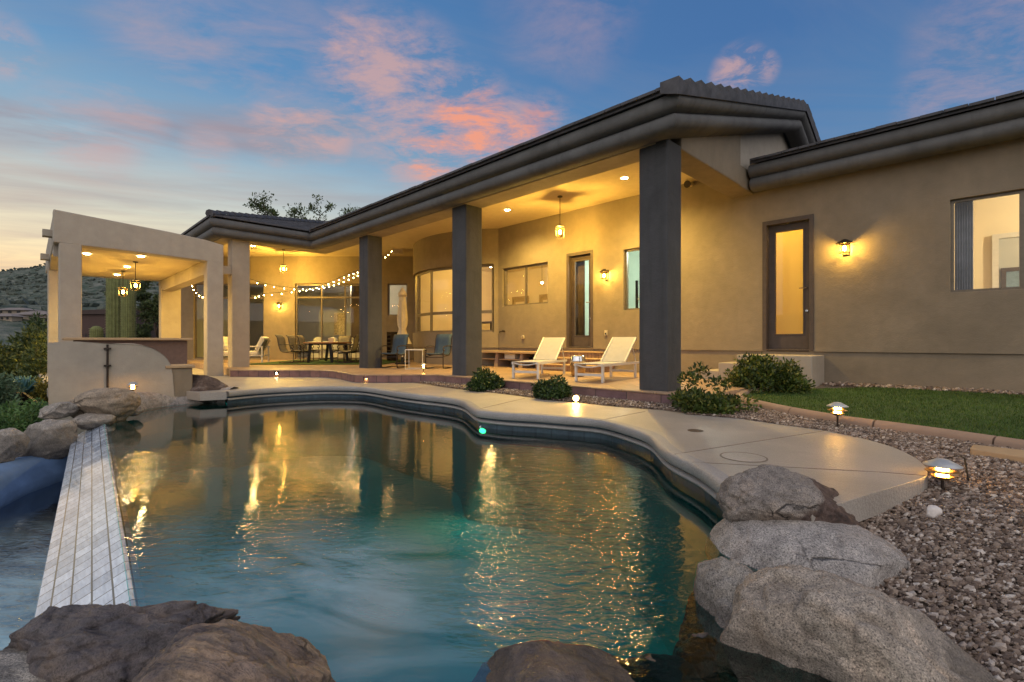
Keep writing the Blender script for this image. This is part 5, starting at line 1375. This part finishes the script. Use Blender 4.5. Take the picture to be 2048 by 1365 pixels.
# board edging seen among the plants
p = gd(48,790,9.4); t = empty('retaining_boards',(p.x,p.y,-.2),R(45)); tag(t,'pair of short slanted dark boards among the plants left of the stucco wall','boards')
for i in range(2): MB().hexa([(-.16+.11*i,0,-.5),(.16+.11*i,.0,-.5),(.16+.11*i,.05,-.5),(-.16+.11*i,.05,-.5),(-.16+.11*i,0,.22),(.16+.11*i,0,.0),(.16+.11*i,.05,.0),(-.16+.11*i,.05,.22)]).build('board',M['brown'],t,world=False)
# saguaros
def saguaro(label, px, d, wpx, top, base=-.6, seed=0, name='saguaro_cactus'):
    u = (px-1024)/FPX*d; x,y = c2w(u,d); r = wpx/2/FPX*d; t = empty(name,(x,y,base)); tag(t,label,'cactus','cacti behind the ramada')
    n = 72; prof = []; H = top-base; m = 26
    for i in range(m+1):
        z = H*i/m; rr = r*(.86+.14*min(1,z/1.5)); 
        if z > H-r: rr *= math.sqrt(max(0.0004,1-((z-(H-r))/r)**2))
        prof.append((rr,z))
    prof = [p_ for p_ in prof if p_[1] <= H-r]+[(r*math.cos(a_),H-r+r*math.sin(a_)) for a_ in [i*math.pi/16 for i in range(0,9)]]
    vs = []
    for rr,z in prof:
        for k in range(n):
            a = 2*math.pi*k/n; q_ = rr*(1+.075*math.cos(18*a)); w_ = .05*r*math.sin(z*1.7+seed); vs.append((q_*math.cos(a)+w_,q_*math.sin(a),z))
    fs = [(i*n+k,i*n+(k+1)%n,(i+1)*n+(k+1)%n,(i+1)*n+k) for i in range(len(prof)-1) for k in range(n)]
    MB().add(vs,fs).build('trunk',M['cactus'],t,True,world=False)
    g = random.Random(seed); mb = MB()
    for k in range(18):
        a = 2*math.pi*k/18
        for zz in range(int(H/.09)):
            z = zz*.09+.03
            if z > H-r*.6: break
            mb.bar((r*1.06*math.cos(a),r*1.06*math.sin(a),z),(r*1.2*math.cos(a+.08),r*1.2*math.sin(a+.08),z+.02),.006,.006)
    mb.build('spines',M['spine'],t,world=False)
M['cactus'] = plain('cactus_skin',(.16,.17,.06),.8,0,.25,5,.3,50); M['spine'] = plain('cactus_spine',(.42,.36,.22),.8)
saguaro('thick ribbed saguaro trunk behind the ramada, left of two',234,27,32,4.9,seed=1); saguaro('ribbed saguaro trunk behind the ramada, right of two',257,26.2,22,4.6,seed=2)
saguaro('short round topped barrel cactus behind the bar counter',193,25.5,20,1.84,seed=4,name='barrel_cactus')
# trees
def tree(name, label, loc, H, spread, n_leaf, ll, lw, mat, seed, group, bare=.4, trunk=.12, levels=4):
    t = empty(name,loc); tag(t,label,'tree',group); g = random.Random(seed); mb = MB(); tips = []
    def grow(p, d, L, r, lv):
        q_ = p+d*L; m_ = p+d*L*.5+Vector((g.uniform(-1,1),g.uniform(-1,1),g.uniform(-.5,.5)))*L*.12
        mb.tube([p,m_,q_],[r,r*.8,r*.62],6 if lv < 2 else 4)
        if lv >= 2: tips.append((q_,L)); tips.append((m_,L*.8))
        if lv < levels:
            for _ in range(g.choice((2,3,3))):
                v = (d+Vector((g.gauss(0,1),g.gauss(0,1),g.gauss(.25,.5)))*spread).normalized(); grow(q_,v,L*g.uniform(.55,.8),r*.62,lv+1)
    grow(Vector((0,0,0)),Vector((g.uniform(-.1,.1),g.uniform(-.1,.1),1)).normalized(),H*.36,trunk,0)
    mb.build('trunk',M['twig'],t,True,world=False)
    C = [tuple(a) for a,_ in tips]; Rr = [(max(.12,L*.45),)*3 for _,L in tips]
    V,F = leaf_cloud(C,Rr,n_leaf,ll,lw,seed,.2,.1); f = np_mesh('crown',V,F,mat); f.parent = t
    zt = float(V[:,2].max()); sc_ = H/zt; t.scale = (sc_,sc_,sc_); return t
GT = 'tree tops beyond the roof'
def far_tree(px, py_top, d, label, n, H, mat, seed, spread=.75, ll=.16, lw=.07, group=GT):
    u = (px-1024)/FPX*d; x,y = c2w(u,d); top = EYE+(HZ-py_top)/FPX*d; return tree('tree',label,(x,y,top-H),H,spread,n,ll,lw,mat,seed,group)
far_tree(612,380,36,'airy tree top rising behind the tiled roof of the left wing, largest of three',2600,7.5,LV3,51)
far_tree(702,413,38,'airy tree top behind the tiled roof, middle one of three',2000,6.5,LV3,52); far_tree(716,420,39,'small airy tree top behind the tiled roof next to the long eave',1300,5.5,LV3,53)
for i,(px,top,d,n,lab) in enumerate([(290,545,31,5200,'leafy green tree behind the ramada right of the saguaros'),(316,590,29,3600,'low leafy green tree beside the right rear ramada post'),(262,640,30,2600,'low green bush tree at the foot of the saguaros')]):
    far_tree(px,top,d,lab,n,4.2 if i < 2 else 2.5,LV3,60+i,.9,.16,.07,'trees behind the ramada')
# scrub dotted over the mountain side: uncountable
gs_ = np.random.default_rng(9); P_ = []
while len(P_) < 11000:
    a_ = R(gs_.uniform(-74,-8)); r_ = 130+560*gs_.random()**.75; x_, y_ = c2w(r_*math.sin(a_), r_*math.cos(a_)); P_.append((x_,y_,terrain_z(x_,y_)))
P_ = np.array(P_); bv_, bf_ = ico_small(); n_ = len(P_); s_ = gs_.uniform(.5,1.35,n_); jit = (1+.3*gs_.normal(size=(n_,len(bv_),1))).clip(.5,1.5)
V_ = bv_[None]*jit*s_[:,None,None]*np.array([1,1,.75])+P_[:,None,:]+np.array([0,0,.35])*s_[:,None,None]
F_ = (bf_[None]+(np.arange(n_)*len(bv_))[:,None,None]).reshape(-1,3)
tag(np_mesh('hillside_scrub',V_.reshape(-1,3),F_,leaf_mat('desert_scrub_leaf',(.085,.105,.092),(.125,.14,.115),.8)),kind='stuff')  # scrub colours paled and blued to paint in haze
# brown building and distant houses
p = gd(185,690,44); nb = empty('neighbour_house',(p.x,p.y,-1.5),R(45)); tag(nb,'dark brown neighbouring building seen through the ramada','house','neighbouring houses')
w = 6.5; 
MB().prism([(-w/2,0),(w/2,0),(w/2,6),(-w/2,6)],0,5.0).build('wall',plain('dark_brown_stucco',(.075,.045,.038),.9),nb,world=False)
MB().hexa([(-w/2-.2,-.2,5.0),(w/2+.2,-.2,5.0),(w/2+.2,6.2,5.0),(-w/2-.2,6.2,5.0),(-w/2-.2,-.2,5.25),(w/2+.2,-.2,5.55),(w/2+.2,6.2,5.55),(-w/2-.2,6.2,5.25)]).build('roof',plain('dark_brown_roof',(.06,.04,.035),.9),nb,world=False)
for k in (-1.8,1.0): MB().box(k-.5,k+.5,-.03,.0,2.0,3.2).build('window',M['plastic_dark'],nb,world=False)
fr = empty('metal_fence',gd(180,688,29),R(45)); tag(fr,'thin dark metal fence behind the bar and the barrel cactus','fence')
mb = MB()
for k in range(14): mb.box(-2.4+.36*k-.015,-2.4+.36*k+.015,-.015,.015,-1.6,.62)
mb.build('pickets',M['black'],fr,world=False); mb = MB(); mb.box(-2.4,2.3,-.02,.02,.5,.54); mb.box(-2.4,2.3,-.02,.02,-.8,-.76); mb.build('rails',M['black'],fr,world=False)
HW = plain('pale_desert_stucco',(.36,.29,.22),.9); HR = plain('grey_brown_roof',(.22,.18,.16),.9)
def far_house(label, px, py_b, py_t, wpx, d, seed):
    
    for d in np.arange(45,420,1.0):
        q_ = gd(px,py_b,d)
        if q_.z <= terrain_z(q_.x,q_.y)+.2: break
    d = float(d); c = gd(px,py_b,d); w = wpx/FPX*d; H = (py_b-py_t)/FPX*d; t = empty('far_house',c,R(45)); tag(t,label,'house','distant houses on the hillside')
    MB().box(-w/2,w/2,0,w*.5,-6,H*.55).build('wall',HW,t,world=False)
    MB().hexa([(-w/2-.6,-.6,H*.55),(w/2+.6,-.6,H*.55),(w/2+.6,w*.5+.6,H*.55),(-w/2-.6,w*.5+.6,H*.55),(-w*.22,w*.2,H),(w*.22,w*.2,H),(w*.22,w*.3,H),(-w*.22,w*.3,H)]).build('roof',HR,t,world=False)
    for k in (-.3,.0,.28): MB().box(w*k-w*.05,w*k+w*.05,-.08,.0,H*.12,H*.42).build('window',M['plastic_dark'],t,world=False)
far_house('far low tan house on the hillside at the left edge, highest one',20,628,615,62,190,1); far_house('far low tan house with a long hipped roof between bush and hill',62,640,622,66,150,2); far_house('far low tan house nearest the ramada post',92,645,629,44,120,3); far_house('far low pale house cut by the left edge above the wide bush',4,641,627,40,140,4)
for i,(px,top,d) in enumerate([(86,608,150),(70,614,170),(40,617,230)]): far_tree(px,top,d,['round green tree beside the far houses near the ramada post','small green tree among the far houses','tiny green tree beyond the far houses'][i],1500,7,LV5,80+i,.9,.8,.4,'trees among the far houses')

# ================================================================ THINGS SEEN THROUGH THE WINDOWS
t = place('interior_doorway',(.9,14.5,.8)); tag(t,'white framed doorway and dark glazed door inside the room behind the large right window','doorway')
mb = MB(); mb.box(-.05,.05,14.5,14.58,.82,3.28); mb.box(1.55,1.65,14.5,14.58,.82,3.28); mb.box(.05,1.55,14.5,14.58,3.18,3.28); mb.build('casing',M['white'],t)
MB().box(.05,1.55,14.54,14.56,.82,3.18).build('opening',M['interior_grey'],t); mb = MB(); mb.box(.08,.16,14.5,14.535,.82,2.55); mb.box(1.4,1.48,14.5,14.535,.82,2.55); mb.box(.16,1.4,14.5,14.535,2.47,2.55); mb.build('inner_frame',M['bronze'],t)
MB().box(.16,1.4,14.515,14.53,.85,2.47).build('blue_glass',plain('bluish_glass_panel',(.16,.22,.27),.15),t)
def drape(name,label,pts,z0,z1,mat,folds=7,amp=.03):
    a,b = Vector(pts[0]),Vector(pts[1]); n = folds*6; d = (b-a); nr = Vector((-d.y,d.x)).normalized(); vs = []
    for i in range(n+1):
        p_ = a+d*i/n+nr*amp*math.sin(2*math.pi*folds*i/n); vs += [(p_.x,p_.y,z0),(p_.x,p_.y,z1)]
    t = place(name,(a.x,a.y,z0)); tag(t,label,'curtain')
    o = MB().add(vs,[(2*i,2*i+2,2*i+3,2*i+1) for i in range(n)]).build('fabric',mat,t,True); s = o.modifiers.new('Thick','SOLIDIFY'); s.thickness = .006
    MB().tube([(a.x,a.y,z1),(b.x,b.y,z1)],.012,6).build('rod',M['black'],t)
drape('curtain','dark grey curtain at the left side of the large right window',[(-.50,11.5),(-.27,11.5)],1.0,3.6,M['sheer'])
drape('curtain','dark brown curtain behind the left half of the narrow patio door glass',[(-8.95,11.52),(-8.5,11.52)],.9,3.7,M['curtain'],8)
t = place('bunk_bed',(-6.4,12.6,.8)); tag(t,'bunk bed with dark frame and rumpled bedding seen through the right patio window','bunk bed')
for X in (-7.25,-5.5):
    for Y in (12.3,13.4): MB().box(X-.03,X+.03,Y-.03,Y+.03,.8,2.75).build('post',M['black'],t)
for z in (1.45,2.25):
    MB().box(-7.25,-5.5,12.3,13.4,z-.05,z).build('bed_frame',M['white'],t); MB().box(-7.2,-5.55,12.33,13.37,z+.002,z+.17).build('mattress',M['sheer'],t,bevel=.04,seg=3)
    MB().sph((-7.0,12.85,z+.24),.17,12,8,(1,1.6,.6)).build('pillow',M['sheer'],t,True); MB().box(-6.7,-5.6,12.31,13.2,z+.172,z+.24).build('blanket',M['cushion'],t,bevel=.03)
t = place('bay_table',(-14.2,12.4,.8)); tag(t,'small dark high table inside the rounded bay window','table')
MB().box(-15.0,-13.2,12.1,12.9,1.72,1.76).build('tabletop',M['bronze'],t)
for X in (-14.9,-13.3):
    for Y in (12.2,12.8): MB().box(X-.03,X+.03,Y-.03,Y+.03,.8,1.72).build('leg',M['bronze'],t)
t = place('bay_chair',(-14.0,12.0,.8)); tag(t,'grey upholstered high chair at the table inside the rounded bay','chair')
MB().box(-14.15,-13.75,11.8,12.2,1.35,1.45).build('seat',M['sheer'],t,bevel=.03); MB().hexa([(-14.15,11.78,1.4),(-13.75,11.78,1.4),(-13.75,11.85,1.4),(-14.15,11.85,1.4),(-14.2,11.68,2.1),(-13.7,11.68,2.1),(-13.7,11.75,2.1),(-14.2,11.75,2.1)]).build('backrest',M['sheer'],t,bevel=.02)
for X in (-14.1,-13.8):
    for Y in (11.85,12.15): MB().box(X-.02,X+.02,Y-.02,Y+.02,.8,1.35).build('leg',M['black'],t)
for i,(x,lab) in enumerate([(-15.6,'cream panelled door on the back wall of the bay room, left one'),(-13.6,'wide cream panelled door on the back wall of the bay room, middle one'),(-11.9,'cream panelled door on the back wall of the bay room, right one')]):
    t = place('interior_door',(x,16.1,.8)); tag(t,lab,'door','doors inside the bay room'); w = .5 if i != 1 else .8
    DP = plain('cream_door_paint',(.40,.30,.16),.6) if i == 0 else DP
    mb = MB(); mb.box(x-w,x-w+.09,16.1,16.19,.8,3.1); mb.box(x+w-.09,x+w,16.1,16.19,.8,3.1); mb.box(x-w+.09,x+w-.09,16.1,16.19,3.01,3.1); mb.build('casing',DP,t)
    MB().box(x-w+.09,x+w-.09,16.13,16.18,.82,3.01).build('door_leaf',DP,t)
    for z0_,z1_ in ((1.0,1.7),(1.85,2.85)): MB().box(x-w+.22,x+w-.22,16.115,16.13,z0_,z1_).build('panel',M['interior'],t)
# arch niche behind the two pane window
t = place('wall_arch',(-11.0,16.1,.8)); tag(t,'tan arched opening on the back wall behind the two pane window','arch')
pf = [(-.55,.82),(.55,.82)]+[(.55*math.cos(a),2.5+.55*math.sin(a)) for a in [math.pi*i/14 for i in range(15)]]
MB().add([(-10.6+x,16.15,z) for x,z in pf]+[(-10.6+x,16.19,z) for x,z in pf],[tuple(range(len(pf)))]+[(i,(i+1)%len(pf),(i+1)%len(pf)+len(pf),i+len(pf)) for i in range(len(pf))]).build('arch_face',plain('tan_arch_recess',(.42,.30,.17),.9),t)
p = gy(1084,566,13.0); t = place('kitchen_pendant',tuple(p)); tag(t,'small clear glass pendant lamp inside the two pane window','pendant lamp')
MB().tube([p,(p.x,p.y,4.29)],.006,5).build('cord',M['black'],t); MB().lathe([(.02,.1),(.06,.04),(.09,-.06),(.06,-.12)],tuple(p),14).build('shade',M['lantern_glass'],t,True); MB().sph(p,.04,8,6).build('bulb',M['white_bulb'],t,True)
t = place('kitchen_cabinet',(-9.9,15.6,.8)); tag(t,'white cabinet with dark shelf line at the right of the two pane window','cabinet')
MB().box(-10.0,-9.4,15.4,16.1,.82,2.3).build('cabinet_body',M['white'],t); MB().box(-10.02,-9.38,15.38,16.1,2.302,2.34).build('countertop',M['bronze'],t); MB().box(-10.0,-9.4,15.7,16.1,2.75,3.5).build('upper_cabinet',M['wood'],t)
# grey room behind the sliding doors
t = place('dark_panel',DIAG.p(-7.4,-2.4,.2)); tag(t,'tall dark brown wall panel inside the room behind the sliding doors','panel')
mb = MB(); fbox(mb,DIAG,-7.95,-6.95,-2.6,-2.4,ZP,3.9); mb.build('panel_body',plain('brown_panel_paint',(.13,.09,.055),.8),t)
t = place('wall_art',DIAG.p(-8.6,-2.9,1.5)); tag(t,'pale abstract canvas on the wall behind the sliding doors','picture')
mb = MB(); fbox(mb,DIAG,-9.0,-8.45,-3.0,-2.96,1.35,2.45); mb.build('canvas_face',plain('pale_mottled_canvas',(.55,.45,.28),.9,0,.4,14),t); mb = MB(); fbox(mb,DIAG,-9.03,-8.42,-3.06,-3.002,1.32,2.48); mb.build('frame',M['white'],t)
mb = MB(); fbox(mb,DIAG,-9.9,-8.2,-3.3,-3.06,ZP,4.3); t = place('partition',DIAG.p(-9,-3.2,.2)); tag(t,'grey partition carrying the canvas behind the sliding doors','wall'); mb.build('wall_body',M['interior_grey'],t)
t = place('sofa',DIAG.p(-8.6,-1.3,.2)); tag(t,'cream sofa with cushions behind the glass of the sliding doors','sofa')
mb = MB(); fbox(mb,DIAG,-9.5,-7.0,-1.9,-1.0,ZP,.62); mb.build('seat',M['cushion'],t,bevel=.06); mb = MB(); fbox(mb,DIAG,-9.5,-7.0,-1.1,-.85,.62,1.02); mb.build('backrest',M['cushion'],t,bevel=.06)
for u in (-9.1,-8.4,-7.6):
    q_ = DIAG.p(u,-1.2,1.05); MB().sph(q_,.22,10,7,(1,1,.8)).build('cushion',M['cushion'],t,True)

# ================================================================ SKY, SUN, CAMERA
w = bpy.data.worlds.new('World'); sc.world = w; w.use_nodes = True; nt = w.node_tree; nt.nodes.clear()
T = NT.__new__(NT); T.t = nt; T.m = None
out = T.n('ShaderNodeOutputWorld'); bg = T.n('ShaderNodeBackground'); T.l(bg.outputs[0], out.inputs[0])
tc = T.n('ShaderNodeTexCoord'); vec = tc.outputs['Generated']
sep = T.n('ShaderNodeSeparateXYZ'); T.l(vec, sep.inputs[0]); ez = sep.outputs[2]
def dot(v):
    x = T.n('ShaderNodeVectorMath', operation='DOT_PRODUCT'); T.l(vec, x.inputs[0]); x.inputs[1].default_value = Vector(v).normalized(); return x.outputs['Value']
def pdir(px,py):
    u = (px-1024)/FPX; x,y = c2w(u,1); return Vector((x,y,(HZ-py)/FPX)).normalized()
SUNSET = Vector((*c2w(-1.6,1),0)).normalized()
side = T.math('MULTIPLY_ADD', dot(SUNSET), .5, .5)
g_l = T.ramp(ez, [(0,(1.12,.66,.23)),(.09,(1.06,.77,.39)),(.17,(.84,.77,.55)),(.24,(.54,.60,.58)),(.33,(.25,.42,.57)),(.44,(.11,.28,.52)),(.62,(.07,.20,.44)),(1,(.05,.12,.30))])
g_r = T.ramp(ez, [(0,(.30,.33,.40)),(.12,(.25,.37,.52)),(.30,(.10,.245,.47)),(.5,(.062,.165,.385)),(1,(.04,.11,.29))])
sky = T.mix(T.ramp(side,[(.52,(0,0,0)),(.97,(1,1,1))],'EASE'), g_r, g_l)
# cloud layer seen in perspective: direction divided by height
inv = T.math('DIVIDE', 1.0, T.math('MAXIMUM', T.math('ADD', ez, .12), .03))
sx = T.n('ShaderNodeVectorMath', operation='SCALE'); T.l(vec, sx.inputs[0]); T.l(inv, sx.inputs['Scale'])
def cn(scale, rot, sc3, detail=7, rough=.6, dist=.6, off=(0,0,0)):
    m0 = T.n('ShaderNodeMapping'); m0.inputs['Rotation'].default_value = (0,0,rot); T.l(sx.outputs[0], m0.inputs[0])
    m1 = T.n('ShaderNodeMapping'); m1.inputs['Scale'].default_value = sc3; m1.inputs['Location'].default_value = off; T.l(m0.outputs[0], m1.inputs[0])
    return T.noise(m1.outputs[0], scale, detail, rough, dist)
def spot(px,py,r_in,r_out):
    mr = T.n('ShaderNodeMapRange'); mr.interpolation_type = 'SMOOTHSTEP'; T.l(dot(pdir(px,py)), mr.inputs[0])
    mr.inputs[1].default_value = math.cos(R(r_out)); mr.inputs[2].default_value = math.cos(R(r_in)); return mr.outputs[0]
def maxi(a,*r_):
    for b in r_: a = T.math('MAXIMUM', a, b)
    return a
# thin grey-mauve veils
az = T.math('ARCTAN2', dot((1,1,0)), dot((-1,1,0))); el = T.math('ARCSINE', ez)
cmb = T.n('ShaderNodeCombineXYZ'); T.l(T.math('MULTIPLY', az, 2.2), cmb.inputs[0]); T.l(T.math('MULTIPLY', el, 15.0), cmb.inputs[1])
st = T.noise(cmb.outputs[0], 1.0, 7, .6, .5)
cmb2 = T.n('ShaderNodeCombineXYZ'); T.l(T.math('MULTIPLY', az, 3.5), cmb2.inputs[0]); T.l(T.math('MULTIPLY_ADD', el, 30.0, 4.0), cmb2.inputs[1])
st2 = T.noise(cmb2.outputs[0], 1.0, 6, .6, .4)
elc = T.math('SUBTRACT', el, T.math('MULTIPLY_ADD', az, .16, .445))
bnd = T.ramp(T.math('MULTIPLY_ADD', elc, 5.0, .5), [(.22,(0,)*3),(.40,(1,)*3),(.52,(1,)*3),(.72,(0,)*3)])
lf = T.ramp(T.math('MULTIPLY_ADD', az, -1.0, .0), [(.25,(0,)*3),(.5,(1,)*3)])
veil = T.ramp(cn(1.1,R(-62),(.6,2.4,1),6,.6,.9), [(.42,(0,)*3),(.68,(1,)*3)])
low = T.ramp(ez, [(.02,(.55,)*3),(.2,(.75,)*3),(.36,(.35,)*3),(.6,(.18,)*3)])
sky = T.mix(T.math('MULTIPLY', T.math('MULTIPLY', veil, low), .8), sky, T.mix(side, (.17,.22,.36), (.36,.33,.35)))
sky = T.mix(T.math('MULTIPLY', T.math('MULTIPLY', bnd, lf), T.ramp(st, [(.36,(0,)*3),(.58,(.85,)*3)])), sky, (.30,.27,.33))
lowb = T.ramp(el, [(.04,(.9,)*3),(.24,(.7,)*3),(.34,(0,)*3)])
sky = T.mix(T.math('MULTIPLY', T.math('MULTIPLY', lowb, lf), T.ramp(st2, [(.42,(0,)*3),(.66,(.5,)*3)])), sky, (.55,.43,.38))
# sunlit pink clouds where the low sun still reaches them
n1 = T.ramp(cn(2.1,R(-58),(1.0,1.7,1),9,.64,.45,(.3,.1,0)), [(.41,(0,)*3),(.62,(1,)*3)])
n2 = T.ramp(cn(4.2,R(-50),(1.0,1.5,1),9,.68,.25,(1.3,.7,0)), [(.40,(0,)*3),(.61,(1,)*3)])
n3 = T.ramp(cn(7.0,R(-50),(1.0,1.3,1),8,.65,.5,(2.2,.4,0)), [(.38,(0,)*3),(.56,(1,)*3)])
pk = maxi(T.math('MULTIPLY', maxi(spot(800,190,2,9), spot(860,270,2,8), spot(940,240,1,6.5), spot(1000,290,1,7), spot(720,120,1,6)), n2),
          T.math('MULTIPLY', maxi(spot(470,120,2,9), spot(590,130,1,7), spot(380,60,1,8)), T.math('MULTIPLY', n1, .5)),
          T.math('MULTIPLY', maxi(spot(560,265,.5,4), spot(590,250,.5,4), spot(650,260,.5,4)), n2),
          T.math('MULTIPLY', maxi(spot(250,220,.5,4), spot(170,262,.5,5), spot(420,300,.5,3)), T.math('MULTIPLY', n1, .65)),
          T.math('MULTIPLY', maxi(spot(1480,150,1.2,3.2), spot(1520,140,.4,2)), T.math('ADD', T.math('MULTIPLY', n3, .85), .05)),
          T.math('MULTIPLY', maxi(spot(1900,180,.5,4.5), spot(1990,110,.5,6), spot(2040,60,.5,8)), T.math('MULTIPLY', n2, .42)),
          T.math('MULTIPLY', maxi(spot(1090,250,.3,4), spot(0,95,.3,3)), T.math('MULTIPLY', n2, .6)), T.math('MULTIPLY', spot(1130,0,.5,9), T.math('MULTIPLY', n1, .4)))
core = maxi(spot(940,230,.5,5), spot(945,285,.3,3.5), spot(870,300,.5,4.5), spot(1000,300,.5,5), spot(1080,250,.3,3))
pink = T.mix(T.math('MULTIPLY', core, T.math('MAXIMUM', n1, n2)), (.62,.38,.36), (1.05,.36,.17))
sky = T.mix(T.math('MULTIPLY', pk, .8), sky, pink)
nis = T.n('ShaderNodeTexSky', sky_type='NISHITA'); nis.sun_disc = False; nis.sun_elevation = R(1.5)
nis.sun_rotation = math.atan2(SUNSET.x, SUNSET.y)
add = T.n('ShaderNodeMix', data_type='RGBA', blend_type='ADD'); add.inputs[0].default_value = .015; T.l(sky, add.inputs[6]); T.l(nis.outputs[0], add.inputs[7])
bk = T.n('ShaderNodeMapRange'); bk.interpolation_type = 'SMOOTHSTEP'; T.l(dot((-1,1,0)), bk.inputs[0]); bk.inputs[1].default_value = .25; bk.inputs[2].default_value = -.45  # unseen sky behind the camera, brightened as added fill light
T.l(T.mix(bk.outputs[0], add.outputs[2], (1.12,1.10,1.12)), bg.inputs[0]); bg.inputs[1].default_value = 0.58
sl = bpy.data.lights.new('afterglow_sun','SUN'); sl.energy = .12; sl.angle = R(60); sl.color = (1,.82,.68)
so = bpy.data.objects.new('afterglow_sun', sl); COL.objects.link(so)
so.rotation_euler = Vector((-.35,.75,-.62)).to_track_quat('-Z','Y').to_euler()
cam = bpy.data.cameras.new('camera'); co = bpy.data.objects.new('camera', cam); COL.objects.link(co)
co.location = (0,0,EYE); co.rotation_euler = (R(90),0,R(45)); cam.lens = 36*FPX/2048; cam.sensor_width = 36; cam.clip_end = 6000; cam.clip_start = .05
cam.shift_y = (HZ-682.5)/2048
sc.camera = co
sc.render.engine = 'CYCLES'
vs_ = sc.view_settings; vs_.view_transform = 'Standard'; vs_.look = 'None'; vs_.exposure = .76; vs_.gamma = 1; vs_.use_curve_mapping = False
cy = sc.cycles; cy.max_bounces = 8; cy.diffuse_bounces = 4; cy.glossy_bounces = 4; cy.transparent_max_bounces = 16; cy.transmission_bounces = 4
cy.sample_clamp_indirect = 10; cy.sample_clamp_direct = 60; cy.caustics_reflective = False; cy.caustics_refractive = False
cy.use_denoising = True; cy.blur_glossy = .1
for o in list(bpy.data.objects):
    if '_o' in o: del o['_o']
